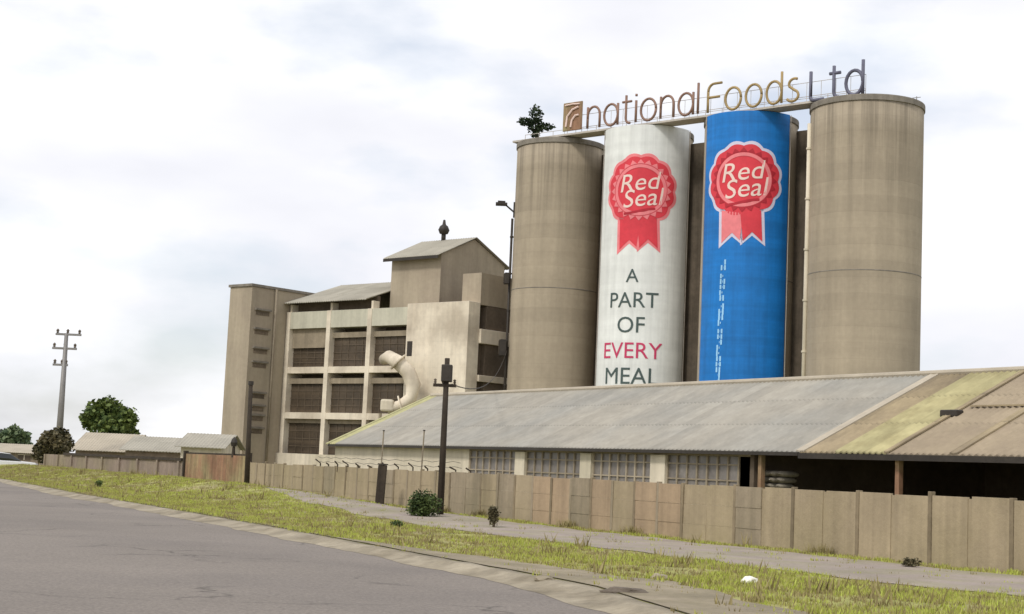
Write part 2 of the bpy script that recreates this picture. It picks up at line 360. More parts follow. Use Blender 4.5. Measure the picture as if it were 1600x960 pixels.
# grass
gb = MB(); dry = MB()
def blades(mbx, x, y, z, n, hh, sp):
    for _ in range(n):
        a = rnd.uniform(0, 6.28); r = rnd.uniform(0, sp); px, py = x+r*math.cos(a), y+r*math.sin(a)
        h = hh*rnd.uniform(.5, 1.2); q = rnd.uniform(0, 6.28); wd = .011+.055*h
        dx, dy = math.cos(q)*wd, math.sin(q)*wd; lx, ly = rnd.uniform(-.5,.5)*h, rnd.uniform(-.5,.5)*h
        mbx.add([(px-dx,py-dy,z-.02),(px+dx,py+dy,z-.02),(px+lx,py+ly,z+h)], [(0,1,2)])
cnt = 0
while cnt < 36000:
    t = -12+ (rnd.random()**1.5)*95; e = edge_off(t); o = rnd.uniform(.1, e-.25)
    a, b = path_lim(t)
    x, y = fpt(t, o)
    if o > e-.34-sand_w(t) and rnd.random() < .93: continue
    if a-.1 < o < b+.1 and rnd.random() > .02+.2*sm(20, 38, t): continue
    d = noise.noise(Vector((x*.35, y*.35, 4)))+.5*noise.noise(Vector((x*1.2, y*1.2, 8)))
    if d < -.22 and rnd.random() < .6: cnt += 1; continue
    cnt += 1
    m_ = dry if rnd.random() < .25+.5*sm(.05,-.3,d)+.2*sm(40, 70, t) else gb
    if rnd.random() < .006: blades(dry, x, y, hgt(t, o), 8, .20+.14*rnd.random(), .22)
    blades(m_, x, y, hgt(t, o), 8, .05+.05*max(0,d)+.03*rnd.random(), .16)
tag(gb.build('grass', M['grass']), 'short yellow green grass on the verge', 'grass', None, 'stuff')
tag(dry.build('dry_grass', M['drygrass']), 'dry straw coloured grass scattered over the verge', 'grass', None, 'stuff')

# ---------------------------------------------------------------- foliage builder
def leaves(mbx, c, r, n, size, squash=1.0, shell=.45, noise_amp=.35, seed=0):
    k = 0
    while k < n:
        d = Vector((rnd.gauss(0,1), rnd.gauss(0,1), rnd.gauss(0,1))).normalized()
        q = shell+(1-shell)*rnd.random()
        amp = 1+noise_amp*noise.noise(d*2.2+Vector((seed, seed*.7, 0)))
        if noise.noise(d*3.1+Vector((seed*1.7, 0, 9))) < -.28 and rnd.random() < .75: k += 1; continue
        p = Vector(c)+Vector((d.x*r[0], d.y*r[1], d.z*r[2]))*q*amp
        u = Vector((rnd.gauss(0,1), rnd.gauss(0,1), rnd.gauss(0,.6))).normalized(); vv = u.orthogonal().normalized()
        vv = (vv*math.cos(k)+u.cross(vv)*math.sin(k)); s = size*rnd.uniform(.6, 1.3)
        mbx.add([p-u*s*.5, p+vv*s*.32, p+u*s*.5, p-vv*s*.32], [(0,1,2,3)]); k += 1
def tree(name, loc, H, crown, label, cat, m, trunk_r=.2, n=5000, size=.3, group=None, blobs=7, seed=1, base_z=.25):
    e = empty(name, loc, label, cat, group); rnd.seed(seed)
    tb = MB(); cz = H*(base_z+ (1-base_z)*.5)
    tb.tube([(0,0,-.2),(0.05*H,0,H*.2),(.0,.02*H,H*.45),(.03*H,0,H*.75)], [trunk_r*1.3,trunk_r,trunk_r*.7,trunk_r*.25], 8)
    lb = MB()
    cx, cy, ch = crown[0], crown[0], H*(1-base_z)*.5
    for k in range(blobs):
        a = 6.28*k/blobs+rnd.uniform(-.4,.4); rr = rnd.uniform(.30,.62)
        zz = cz+rnd.uniform(-.5,.55)*ch*(1 if k % 2 else .7)
        wq = 1-.55*max(0,(zz-cz)/ch)
        c = (math.cos(a)*cx*rr*wq, math.sin(a)*cy*rr*wq, zz)
        tb.tube([(0.03*H,0,H*.25),(c[0]*.5,c[1]*.5,(c[2]+H*.3)/2),c], [trunk_r*.5,trunk_r*.35,trunk_r*.1], 6)
        leaves(lb, c, (cx*.48, cy*.48, ch*.48), n//(blobs+1), size, seed=seed*3+k)
    leaves(lb, (0,0,cz+ch*.45), (cx*.45,cy*.45,ch*.55), n//(blobs+1), size, seed=seed+.5)
    tb.build('trunk', M['bark'], e, smooth=True); lb.build('crown', m, e)
    return e

# ---------------------------------------------------------------- concrete panel fence
FH = 1.6
fence = empty('boundary_wall', (*fpt(0), 0), 'long brown precast concrete panel wall running beside the bare footpath', 'wall', rz=0)
F0v = Vector((*fpt(0), 0))
def frame_pts(t, o, z): return Vector((*fpt(t, o), z))-F0v
def slab_on_fence(mbx, t0, t1, o0, o1, z0, z1):
    P = [frame_pts(t0,o0,0),frame_pts(t1,o0,0),frame_pts(t1,o1,0),frame_pts(t0,o1,0)]
    mbx.prism([(p.x,p.y) for p in P][::-1], z0, z1)
T_END = ray_line(388, 740, F0, FD)[0]
n_p = 48; t_start = -9.0; pw = (T_END-t_start)/n_p
pink_from, pink_to = ray_line(1108, 800, F0, FD)[0], ray_line(820, 790, F0, FD)[0]
for k in range(n_p):
    a = t_start+k*pw; tm = a+pw/2
    mb = MB(); h = FH+rnd.uniform(-.025,.03)
    big = tm < ray_line(1200, 800, F0, FD)[0]
    lean = rnd.uniform(-.015,.015)
    rows = 1 if big else 3
    for q in range(rows):
        dz = lean*q
        slab_on_fence(mb, a+.06, a+pw-.06, -.03+dz, .03+dz+rnd.uniform(-.003,.003), -.1 if q == 0 else q*h/rows+.0015, (q+1)*h/rows-.0015)
    m_ = M['fence_pink'] if pink_from < tm < pink_to and rnd.random() < .8 else (M['fence'] if rnd.random() < .6 else M['fence_grey'])
    mb.build('panel', m_, fence, bevel=.004)
for k in range(n_p+1):
    a = t_start+k*pw
    if k % 2 and a < 12: continue
    mb = MB(); slab_on_fence(mb, a-.055, a+.055, -.075, .05, -.1, FH+rnd.uniform(-.03,.10)); mb.build('post', M['fence_post'] if k % 2 == 0 else M['fence_grey'], fence, bevel=.01)
# joints for the hidden odd posts
mbj = MB()
for k in range(n_p+1):
    a = t_start+k*pw
    if k % 2 and a < 12: slab_on_fence(mbj, a-.062, a+.062, -.05, .012, -.1, FH-.03)
mbj.build('joint_strip', M['fence'], fence)
# barbed wire brackets
bx = [500, 513, 527, 543, 560, 580, 600, 622, 645, 668, 690, 712, 735]
bts = [ray_line(x, 738, F0, FD)[0] for x in bx]
for t in bts:
    mb = MB(); k = rnd.uniform(.25, .7); s_ = rnd.choice((-1, 1))*rnd.uniform(.03,.22)
    mb.tube([frame_pts(t,0,FH-.2), frame_pts(t,0,FH+.18*k), frame_pts(t+s_, .16, FH+.42*k)], .03, 6); mb.build('bracket', M['wood'], fence)
for q in (.2, .38):
    mb = MB(); pts = []
    for a, b in zip(bts, bts[1:]):
        pts.append(frame_pts(a, .0+q*.3, FH+q)); pts.append(frame_pts((a+b)/2, q*.3, FH+q-.05))
    mb.tube(pts, .008, 4); mb.build('wire', M['dark'], fence)

# rusty gate and lower wall further left
T_G0 = T_END+.1; T_G1 = ray_line(288, 740, F0, FD)[0]
gate = empty('sheet_metal_gate', frame_pts(T_G0, 0, 0)+F0v, 'reddish rusty corrugated sheet gate between the dark pole and the low grey wall', 'gate')
def off(p): return p-(frame_pts(T_G0,0,0))
def gate_slab(mbx, t0, t1, o0, o1, z0, z1):
    P = [off(frame_pts(t0,o0,0)),off(frame_pts(t1,o0,0)),off(frame_pts(t1,o1,0)),off(frame_pts(t0,o1,0))]
    mbx.prism([(p.x,p.y) for p in P][::-1], z0, z1)
mid = (T_G0+T_G1)/2
for a, b in ((T_G0+.05, mid-.03), (mid+.03, T_G1-.05)):
    mb = MB(); n = 40
    v = []; f = []
    for i in range(n+1):
        t = a+(b-a)*i/n; o = .04*math.sin(i*math.pi/2*1.01)
        for z in (.2, 1.9): q = off(frame_pts(t, o, 0)); v.append((q.x, q.y, z))
    for i in range(n): f.append((2*i, 2*i+2, 2*i+3, 2*i+1))
    mb.add(v, f); lf = mb.build('gate_leaf', M['rust'], gate)
    mb = MB(); gate_slab(mb, a, b, -.1, -.05, 1.86, 1.98); gate_slab(mb, a, b, -.1, -.05, .2, .3); mb.build('rail', M['wood'], gate)
for t in (T_G0, T_G1):
    mb = MB(); gate_slab(mb, t-.1, t+.1, -.14, .1, 0, 2.05); mb.build('gate_post', M['wood'], gate)
T_W1 = ray_line(70, 735, F0, FD)[0]
lw = empty('garden_wall', frame_pts(T_G1, 0, 0)+F0v, 'low greyish pink wall with dark coping left of the rusty gate', 'wall')
def lslab(mbx, t0, t1, o0, o1, z0, z1):
    B = frame_pts(T_G1,0,0)
    P = [frame_pts(t0,o0,0)-B,frame_pts(t1,o0,0)-B,frame_pts(t1,o1,0)-B,frame_pts(t0,o1,0)-B]
    mbx.prism([(p.x,p.y) for p in P][::-1], z0, z1)
mb = MB(); lslab(mb, T_G1+.12, T_W1, -.1, .1, -.1, 1.5); mb.build('wall_body', M['wall_low'], lw)
mb = MB(); lslab(mb, T_G1+.12, T_W1-6, -.2, .2, 1.503, 1.66); mb.build('coping', M['wood'], lw)
for k in range(9):
    a = T_G1+.6+k*(T_W1-T_G1-1)/8
    mb = MB(); lslab(mb, a-.15, a+.15, .102, .2, -.1, 1.5); mb.build('pier', M['wall_low'], lw)

# lamp-like finial on the gate
P = frame_pts(ray_line(365, 705, F0, FD)[0], 0, 0)+F0v
gl = empty('gate_lamp', (P.x, P.y, 1.9), 'small dark lantern on a stubby post standing on top of the rusty gate', 'lamp')
mb = MB(); mb.tube([(0,0,-.1),(0,0,.42)], [.10,.07], 8); mb.build('post', M['wood'], gl)
mb = MB(); mb.lathe([(.0,.42),(.13,.44),(.17,.62),(.12,.78),(.03,.88),(0,.9)], n=10); mb.build('lantern', M['dark'], gl)

# ---------------------------------------------------------------- silos
SA = math.radians(50); SD = (math.sin(SA), -math.cos(SA)); SN = (-math.cos(SA), -math.sin(SA))   # row direction (towards right/near), front normal
SRS = [4.35, 4.12, 4.15, 4.73]; SR = SRS[0]
c0 = at(870, 400, 150); C0 = (c0.x, c0.y)
SH = at(868, 213, 145.3).z
print('silo height', SH, 'row start', C0)
def spt(s, o=0.0): return (C0[0]+SD[0]*s+SN[0]*o, C0[1]+SD[1]*s+SN[1]*o)
silo_lab = ['bare concrete silo at the left end of the row beside the mill', 'concrete silo behind the white banner',
            'concrete silo behind the blue banner', 'bare concrete silo at the right end of the row, nearest the camera']
cx_ = [870, 1008, 1168, 1350]
scen = []
for k in range(4):
    SR = SRS[k]
    # centres on the row line where the photograph has them
    s_ = ray_line(cx_[k], 400, C0, SD)[0]
    scen.append((spt(s_)[0], spt(s_)[1], s_))
    x, y = spt(s_)
    e = empty('grain_silo', (x, y, 0), silo_lab[k], 'silo', 'concrete silos in a row')
    mb = MB(); zs = [0]+[SH*i/12 for i in range(1, 13)]
    mb.lathe([(SR, z) for z in zs]+[(SR-.3, SH), (SR-.3, SH-.4), (0, SH-.4)], n=96); mb.build('shell', M['silo'], e, smooth=False)
    for p in e.children[0].data.polygons: p.use_smooth = abs(p.normal.z) < .3
    mb = MB(); mb.lathe([(SR+.003, SH-.50), (SR+.10, SH-.47), (SR+.10, SH-.05), (SR+.08, SH+.02), (SR-.32, SH+.02), (SR-.32, SH-.3)], n=96); o = mb.build('rim', M['rim'], e)
    mb = MB()
    for zz in (SH*.57,): mb.lathe([(SR+.002, zz-.05), (SR+.018, zz-.03), (SR+.018, zz+.03), (SR+.002, zz+.05)], n=96)
    mb.build('joint_band', M['rim'], e, smooth=True)
# the recesses between neighbouring silos are closed with a concrete web
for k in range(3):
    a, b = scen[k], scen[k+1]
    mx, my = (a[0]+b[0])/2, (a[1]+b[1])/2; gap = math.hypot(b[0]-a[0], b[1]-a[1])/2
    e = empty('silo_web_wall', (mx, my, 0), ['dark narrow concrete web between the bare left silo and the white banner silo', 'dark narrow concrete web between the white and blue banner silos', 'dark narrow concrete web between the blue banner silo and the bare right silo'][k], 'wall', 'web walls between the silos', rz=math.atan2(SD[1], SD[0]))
    mb = MB(); mb.box(-(gap-3.2), gap-3.2, 1.2, 1.6, 0, SH-1); mb.build('web', M['web_shade'], e)
# walkway on top
wk = empty('roof_walkway', (*spt(0), SH), 'pale concrete walkway slab with thin railing along the silo tops', 'walkway', rz=math.atan2(SD[1], SD[0]))
s_end = scen[3][2]
mb = MB(); mb.box(-3.5, s_end+1, -3.4, -1.6, .12, .3); mb.build('deck', M['slab'], wk)
mb = MB()
for k in range(22): a = -3.3+k*(s_end+4)/21; mb.tube([(a,-1.7,.3),(a,-1.7,1.2)], .03, 5)
mb.tube([(-3.3,-1.7,1.2),(s_end+.7,-1.7,1.2)], .03, 5); mb.tube([(-3.3,-1.7,.75),(s_end+.7,-1.7,.75)], .02, 5)
mb.build('railing', M['slab'], wk)

# ---- white downpipe at the left edge of the right silo, pipe and lamp bracket on the left silo
def silo_pipe(k, ang, r, z0, z1, m_, name, label, cat, offr=.12):
    x, y, _ = scen[k]; a = ang; SR = SRS[k]
    px, py = x+(SR+offr)*math.cos(a), y+(SR+offr)*math.sin(a)
    e = empty(name, (px, py, z0), label, cat)
    mb = MB(); mb.tube([(0,0,0),(0,0,z1-z0)], r, 10); mb.build('pipe', m_, e, smooth=True)
    n = 7
    for i in range(n):
        mb = MB(); z = (i+.5)*(z1-z0)/n; mb.tube([(0,0,z),(-offr*math.cos(a),-offr*math.sin(a),z)], .06, 6); mb.tube([(0,0,z-.08),(0,0,z+.08)], r*1.35, 10)
        mb.build('clamp', M['dark'] if m_ is not M['white'] else M['white'], e)
    return e
def edge_ang(k, side, deg):
    x, y, _ = scen[k]; va = math.atan2(-y, -x)   # direction to the camera
    return va + math.radians(deg)*side
silo_pipe(3, edge_ang(3, -1, 78), .19, 2, SH-1.6, M['white'], 'downpipe', 'white downpipe running down the left edge of the right end silo', 'pipe')
silo_pipe(0, edge_ang(0, -1, 84), .13, 1, SH-7.5, M['dark'], 'service_pipe', 'dark thin service pipe on the left edge of the left end silo', 'pipe', .2)
SR = SRS[0]; x, y, _ = scen[0]; a = edge_ang(0, -1, 80)
for (py_, lab, sz) in ((437, 'upper dark box on the left edge of the left end silo', .55), (545, 'lower dark box on the left edge of the left end silo', .8)):
    zz = at(795, py_, 150).z
    e = empty('junction_box', (x+(SR+.32)*math.cos(a), y+(SR+.32)*math.sin(a), zz), lab, 'junction box', 'junction boxes on the left end silo', rz=a)
    mb = MB(); mb.box(0, sz*.8, -.4, .4, -sz, sz); mb.build('case', M['dark'], e, bevel=.04)
    mb = MB(); mb.box(sz*.8+.004, sz*.8+.05, -.33, .33, -sz*.85, sz*.85); mb.build('door', M['wood'], e, bevel=.01)
zz = at(795, 321, 150).z
a = edge_ang(0, -1, 88)
e = empty('wall_lamp', (x+SR*math.cos(a), y+SR*math.sin(a), zz), 'dark floodlight on a bracket sticking out left from the left end silo', 'lamp', rz=a)
mb = MB(); mb.tube([(-.05,0,-.8),(.15,0,-.6),(.9,0,0),(1.3,0,.1)], .09, 6); mb.box(-.02,.14,-.25,.25,-1.2,.3); mb.build('bracket', M['dark'], e)
mb = MB(); mb.prism([(.75,-.35),(1.9,-.42),(1.9,.42),(.75,.35)], -.06, .2); mb.prism([(.95,-.25),(1.7,-.3),(1.7,.3),(.95,.25)], .2, .38); mb.build('lamp_head', M['dark'], e, bevel=.04)

# ---------------------------------------------------------------- banners (cloth bent round the silos)
def flat_to_banner(polys, k, cang, roff, name, m_, parent):
    """polys: list of 2-D outlines (x across, z up) -> sliced fine and wrapped on silo k; x grows to the right as seen from outside"""
    SR = SRS[k]; roff += .15
    bm = bmesh.new()
    for poly in polys:
        if isinstance(poly, bpy.types.Mesh): bm.from_mesh(poly); continue
        vs = [bm.verts.new((p[0], p[1], 0)) for p in poly]
        try: bm.faces.new(vs)
        except ValueError: pass
    bmesh.ops.triangulate(bm, faces=[f_ for f_ in bm.faces if len(f_.verts) > 4])
    xs = [v_.co.x for v_ in bm.verts]; x0, x1 = min(xs), max(xs); q = x0+.25
    while q < x1:
        bmesh.ops.bisect_plane(bm, geom=bm.verts[:]+bm.edges[:]+bm.faces[:], plane_co=(q,0,0), plane_no=(1,0,0)); q += .25
    x, y, _ = scen[k]; px, py, pz = parent.location
    for v_ in bm.verts:
        a = cang+v_.co.x/SR; rr = SR+roff+v_.co.z; z = v_.co.y
        v_.co = (x+rr*math.cos(a)-px, y+rr*math.sin(a)-py, z-pz)
    bm.normal_update()
    for f_ in bm.faces:
        c_ = f_.calc_center_median()
        if f_.normal.x*(c_.x+px-x)+f_.normal.y*(c_.y+py-y) < 0: f_.normal_flip()
    me = bpy.data.meshes.new(name); bm.to_mesh(me); bm.free(); me.materials.append(m_)
    for p in me.polygons: p.use_smooth = False
    o = bpy.data.objects.new(name, me); C.objects.link(o); o.parent = parent
    sd = o.modifiers.new('thickness', 'SOLIDIFY'); sd.thickness = .02; sd.offset = -1
    return o
def text_mesh(txt, size, shear=0.0, bold=.0):
    cu = bpy.data.curves.new('t', 'FONT'); cu.body = txt; cu.size = size; cu.align_x = 'CENTER'; cu.align_y = 'CENTER'; cu.shear = shear; cu.offset = bold
    cu.resolution_u = 4
    o = bpy.data.objects.new('t', cu); C.objects.link(o); bpy.context.view_layer.update()
    dg = bpy.context.evaluated_depsgraph_get()
    me = bpy.data.meshes.new_from_object(o.evaluated_get(dg)); bpy.data.objects.remove(o); bpy.data.curves.remove(cu)
    return me
def shift(me, dx, dz, rot=0.0, sx=1.0):
    c, s_ = math.cos(rot), math.sin(rot)
    for v_ in me.vertices:
        X, Y = v_.co.x*sx, v_.co.y; v_.co = (X*c-Y*s_+dx, X*s_+Y*c+dz, 0)
    return me
def px_on_silo(k, cang, x, y):
    """arc position and height on silo k's front for a photograph pixel"""
    cxx, cyy, _ = scen[k]; SR = SRS[k]+.15
    d = Mrot.to_3x3() @ Vector(((x-800)/F_PX, -(y-480)/F_PX, -1)); d /= d.y
    A = d.x*d.x+1; B = -2*(d.x*cxx+cyy); Cc = cxx*cxx+cyy*cyy-SR*SR
    disc = max(0, B*B-4*A*Cc); Y = (-B-math.sqrt(disc))/(2*A)
    ang = math.atan2(Y-cyy, d.x*Y-cxx); q = (ang-cang+math.pi) % (2*math.pi)-math.pi
    return q*SRS[k], d.z*Y+EYE
def ring(cx, cz, r, n=64, scal=0, amp=0.0):
    return [(cx+(r+amp*abs(math.sin(scal*a/2)))*math.cos(a), cz+(r+amp*abs(math.sin(scal*a/2)))*math.sin(a)) for a in [2*math.pi*i/n for i in range(n)]]
def annulus(cx, cz, r0, r1, n=64, a0=0, a1=2*math.pi):
    out_ = []
    for i in range(n):
        p, q = a0+(a1-a0)*i/n, a0+(a1-a0)*(i+1)/n
        out_.append([(cx+r0*math.cos(p), cz+r0*math.sin(p)), (cx+r1*math.cos(p), cz+r1*math.sin(p)), (cx+r1*math.cos(q), cz+r1*math.sin(q)), (cx+r0*math.cos(q), cz+r0*math.sin(q))])
    return out_
def rosette(k, cang, px, py, prad, parent, white):
    SR = SRS[k]; cx, cz = px_on_silo(k, cang, px, py); r = prad/F_PX*(math.hypot(*scen[k][:2])-SR)
    em = MB(); 
    o = flat_to_banner([ring(cx, cz, r*.98, 96, 12, r*.075)]+[[(cx+dx*r, cz+dz*r) for dx, dz in pts] for pts in (
        [(-.62,-.75),(.12,-.9),(.02,-1.72),(-.24,-1.50),(-.60,-1.80)], [(-.12,-.9),(.55,-.75),(.60,-1.74),(.26,-1.48),(-.02,-1.74)])], k, cang, .045, 'emblem_edge', M['bpink'] if white else M['bpale'], parent)
    e1 = flat_to_banner([ring(cx, cz, r*.90, 96, 12, r*.065)], k, cang, .07, 'emblem', M['bred'], parent)
    flat_to_banner(annulus(cx, cz, r*.63, r*.72), k, cang, .10, 'emblem_ring', M['bpink'], parent)
    # pleats of the rosette
    pl = []
    for i in range(0):
        a = 0; pl.append([(cx+r*.74*math.cos(a-.03), cz+r*.74*math.sin(a-.03)), (cx+r*.92*math.cos(a-.06), cz+r*.92*math.sin(a-.06)), (cx+r*.92*math.cos(a+.06), cz+r*.92*math.sin(a+.06)), (cx+r*.74*math.cos(a+.03), cz+r*.74*math.sin(a+.03))])
    for i in range(96):
        p, q = 2*math.pi*i/96, 2*math.pi*(i+1)/96; f1, f2 = (.80+.06*math.cos(24*p))*r, (.80+.06*math.cos(24*q))*r
        pl.append([(cx+r*.74*math.cos(p), cz+r*.74*math.sin(p)), (cx+f1*math.cos(p), cz+f1*math.sin(p)), (cx+f2*math.cos(q), cz+f2*math.sin(q)), (cx+r*.74*math.cos(q), cz+r*.74*math.sin(q))])
    flat_to_banner(pl, k, cang, .10, 'emblem_pleats', M['bpink'] if white else M['bdeep'], parent)
    tails = [[(-.54,-.80),(.04,-.9),(-.04,-1.60),(-.24,-1.40),(-.52,-1.66)], [(-.04,-.9),(.47,-.80),(.52,-1.62),(.26,-1.38),(.04,-1.62)]]
    flat_to_banner([[(cx+dx*r, cz+dz*r) for dx, dz in p] for p in tails[:1]], k, cang, .07, 'ribbon_tail', M['bred'] if white else M['bpink'], parent)
    flat_to_banner([[(cx+dx*r, cz+dz*r) for dx, dz in p] for p in tails[1:]], k, cang, .082, 'ribbon_tail', M['bred'], parent)
    t1 = shift(text_mesh('Red', r*.70, .25, 0), cx-.06*r, cz+.20*r, .10); t2 = shift(text_mesh('Seal', r*.70, .25, 0), cx+.05*r, cz-.24*r, .10)
    flat_to_banner([t1], k, cang, .10, 'emblem_lettering', M['bcream'], parent); flat_to_banner([t2], k, cang, .10, 'emblem_lettering', M['bcream'], parent)
    sw = []
    for i in range(12):
        a, b = -.42+.84*i/12, -.42+.84*(i+1)/12; h = lambda q: -.56+.07*math.sin(q*3.4)
        sw.append([(cx+a*r, cz+h(a)*r), (cx+b*r, cz+h(b)*r), (cx+b*r, cz+(h(b)-.07)*r), (cx+a*r, cz+(h(a)-.07)*r)])
    flat_to_banner(sw, k, cang, .11, 'emblem_swash', M['bdeep'], parent)
def banner(k, pxl, pxr, ytop, m_, label, group):
    SR = SRS[k]; x, y, _ = scen[k]; cang = math.atan2(-y, -x)
    e = empty('silo_banner', (x+(SR+.02)*math.cos(cang), y+(SR+.02)*math.sin(cang), 20), label, 'banner', group)
    a, _z = px_on_silo(k, cang, pxl, 300); b, _z = px_on_silo(k, cang, pxr, 300); zt = SH+.06
    n = 26
    zt_ = zt
    polys = [[(a+(b-a)*i/n, 4.5), (a+(b-a)*(i+1)/n, 4.5), (a+(b-a)*(i+1)/n, zt), (a+(b-a)*i/n, zt)] for i in range(n)]
    flat_to_banner(polys, k, cang, .025, 'banner_sheet', m_, e)
    # rope lashings along both edges
    mb = MB(); px, py, pz = e.location
    for q in (a-.12, b+.12):
        an = cang+q/SR; mb.tube([(x+(SR+.2)*math.cos(an)-px, y+(SR+.2)*math.sin(an)-py, z-pz) for z in (4.5, zt)], .035, 5)
    mb.build('edge_rope', M['slab'], e)
    return e, cang
bw, ca = banner(1, 943, 1074, 199, M['bwhite'], 'white banner with red rosette and lettering hung down the second silo', 'advertising banners on the silos')
rosette(1, ca, 1000, 297, 57, bw, True)
for txt, px, py, hh, m_ in (('A', 988, 432, 22, 'tgreen'), ('PART', 988, 470, 25, 'tgreen'), ('OF', 985, 509, 26, 'tgreen'), ('EVERY', 984, 549, 26, 'tred'), ('MEAL', 983, 589, 27, 'tgreen')):
    sx, z = px_on_silo(1, ca, px, py); s_ = hh/F_PX*138/.72
    flat_to_banner([shift(text_mesh(txt, s_, 0, 0), sx, z, 0, .98)], 1, ca, .06, 'lettering', M[m_], bw)
bb, cb = banner(2, 1102, 1231, 178, M['bblue'], 'blue banner with red rosette and pale upright lettering hung down the third silo', 'advertising banners on the silos')
rosette(2, cb, 1161, 281, 60, bb, False)
# narrow column of small pale characters running down the blue banner (too blurred to read in the photograph)
rr = random.Random(3)
marks = []
y_ = 410
while y_ < 612:
    xx = 1131-(y_-410)*.052
    sx, z = px_on_silo(2, cb, xx, y_); hw = .21+.05*rr.random(); hh = .17+.10*rr.random()
    kind = rr.choice((0, 1, 2))
    if kind != 1: marks.append([(sx-hw, z-hh), (sx-hw+.15, z-hh), (sx-hw+.15, z+hh), (sx-hw, z+hh)])
    if kind != 0: marks.append([(sx+hw-.15, z-hh), (sx+hw, z-hh), (sx+hw, z+hh), (sx+hw-.15, z+hh)])
    marks.append([(sx-hw+.22, z-.09), (sx+hw-.22, z-.09), (sx+hw-.22, z+.09), (sx-hw+.22, z+.09)])
    y_ += 8.6 if rr.random() > .1 else 13
flat_to_banner(marks, 2, cb, .06, 'lettering', M['tblue'], bb)

# ---------------------------------------------------------------- roof-top sign made of tube letters
sg = empty('rooftop_sign', (*spt(0, 3.2), SH), 'rooftop sign of thin rounded letters reading national Foods Ltd above the silos', 'sign', rz=math.atan2(SD[1], SD[0]))
def arc(cx, cz, rx, rz, a0, a1, n=14): return [(cx+rx*math.cos(R(a0+(a1-a0)*i/n)), cz+rz*math.sin(R(a0+(a1-a0)*i/n))) for i in range(n+1)]
GL = {
 'n': ([[(0,0),(0,1)], [(0,.45)]+arc(.38,.58,.38,.42,170,0)+[(.76,0)]], .76),
 'a': ([arc(.42,.5,.42,.5,0,360,20), [(.84,1),(.84,0)]], .84),
 't': ([[(.22,1.3),(.22,.3)]+arc(.45,.25,.23,.25,180,280,6), [(0,1),(.55,1)]], .55),
 'i': ([[(0,0),(0,1)], [(0,1.2),(0,1.3)]], .02),
 'o': ([arc(.45,.5,.45,.5,0,360,22)], .9),
 'l': ([[(0,0),(0,1.38)]], .02),
 'F': ([[(.0,0),(0,.95)]+arc(.35,.95,.35,.35,180,90,6)+[(.8,1.3)], [(0,.68),(.68,.68)]], .75),
 'd': ([arc(.42,.5,.42,.5,0,360,20), [(.84,1.38),(.84,0)]], .84),
 's': ([arc(.42,.76,.30,.24,60,200,8)+arc(.32,.25,.33,.25,70,-150,10)], .66),
 'L': ([[(0,1.2),(0,.15)]+arc(.15,.15,.15,.15,180,270,4)+[(.68,0)]], .68)}
def word(txt, px0, px1, scale, m_, z0, rad=.15):
    s0 = ray_line(px0, 180, spt(0, 3.2), SD)[0]; s1 = ray_line(px1, 150, spt(0, 3.2), SD)[0]
    gapw = .28; tot = sum(GL[c][1] for c in txt)+gapw*(len(txt)-1); k = (s1-s0)/tot; cur = s0
    for c in txt:
        strokes, wd = GL[c]; mb = MB()
        for st in strokes: mb.tube([(cur+p[0]*k, -.25, z0+p[1]*scale) for p in st], rad, 8)
        mb.build('letter', m_, sg, smooth=True); cur += (wd+gapw)*k
word('national', 921, 1094, 2.05, M['signbrown'], .5, .12)
word('Foods', 1108, 1250, 2.0, M['signyellow'], .45, .12)
word('Ltd', 1268, 1350, 2.1, M['signblue'], .3, .15)
# logo mark: rounded plate with two pale strokes
s0 = ray_line(882, 195, spt(0, 3.2), SD)[0]; s1 = ray_line(912, 185, spt(0, 3.2), SD)[0]
mb = MB(); mb.box(s0, s1, -.3, -.15, .5, 3.3); mb.build('logo_plate', M['rust'], sg, bevel=.12)
mb = MB(); wq = s1-s0; mb.tube([(s0+wq*p[0], -.36, .5+2.8*p[1]) for p in [(.2,.15),(.25,.5),(.5,.72),(.82,.8)]], .10, 6); mb.tube([(s0+wq*p[0], -.36, .5+2.8*p[1]) for p in [(.45,.12),(.5,.35),(.66,.5),(.85,.52)]], .10, 6)
mb.tube([(s0+wq*p[0], -.36, .5+2.8*p[1]) for p in [(.12,.9),(.5,.92),(.88,.9)]], .07, 6); mb.build('logo_stroke', M['bcream'], sg)
# sign frame
sA, sB = s0, ray_line(1352, 150, spt(0, 3.2), SD)[0]
mb = MB()
for z in (.62, 2.0): mb.tube([(sA,.05,z),(sB,.05,z)], .025, 6)
for i in range(24):
    a = sA+(sB-sA)*i/23; mb.tube([(a,.05,.3),(a,.05,2.0)], .022, 5)
mb.build('support_frame', M['slab'], sg)

# tree-like growth on the left silo
P = spt(scen[0][2]-3.2)
P = at(836, 213, 152)
rt = empty('rooftop_shrub', (P.x, P.y, SH), 'dark shrub growing on top of the left end silo', 'shrub')
rnd.seed(5)
tb = MB(); tb.tube([(0,0,-.3),(.1,0,1.2),(0,0,2.6),(.1,0,3.6)], [.16,.13,.1,.03], 6); lb = MB()
for c, r_, n in (((0,0,3.6),(.75,.75,1.0),260), ((-1.05,0,2.85),(.85,.6,.45),220), ((1.05,0,2.4),(.9,.6,.42),220), ((0,.1,2.5),(.9,.8,.9),420), ((.1,0,1.5),(.55,.5,.5),110)):
    tb.tube([(0,0,1.6),(c[0]*.6,c[1],c[2]-.1),c], [.07,.05,.02], 5); leaves(lb, c, r_, n, .34, seed=c[0]+3)
leaves(lb, (.1,0,.35), (1.0,.8,.4), 320, .3, seed=2)
tb.build('stem', M['bark'], rt); lb.build('foliage', M['leaf_dark'], rt)
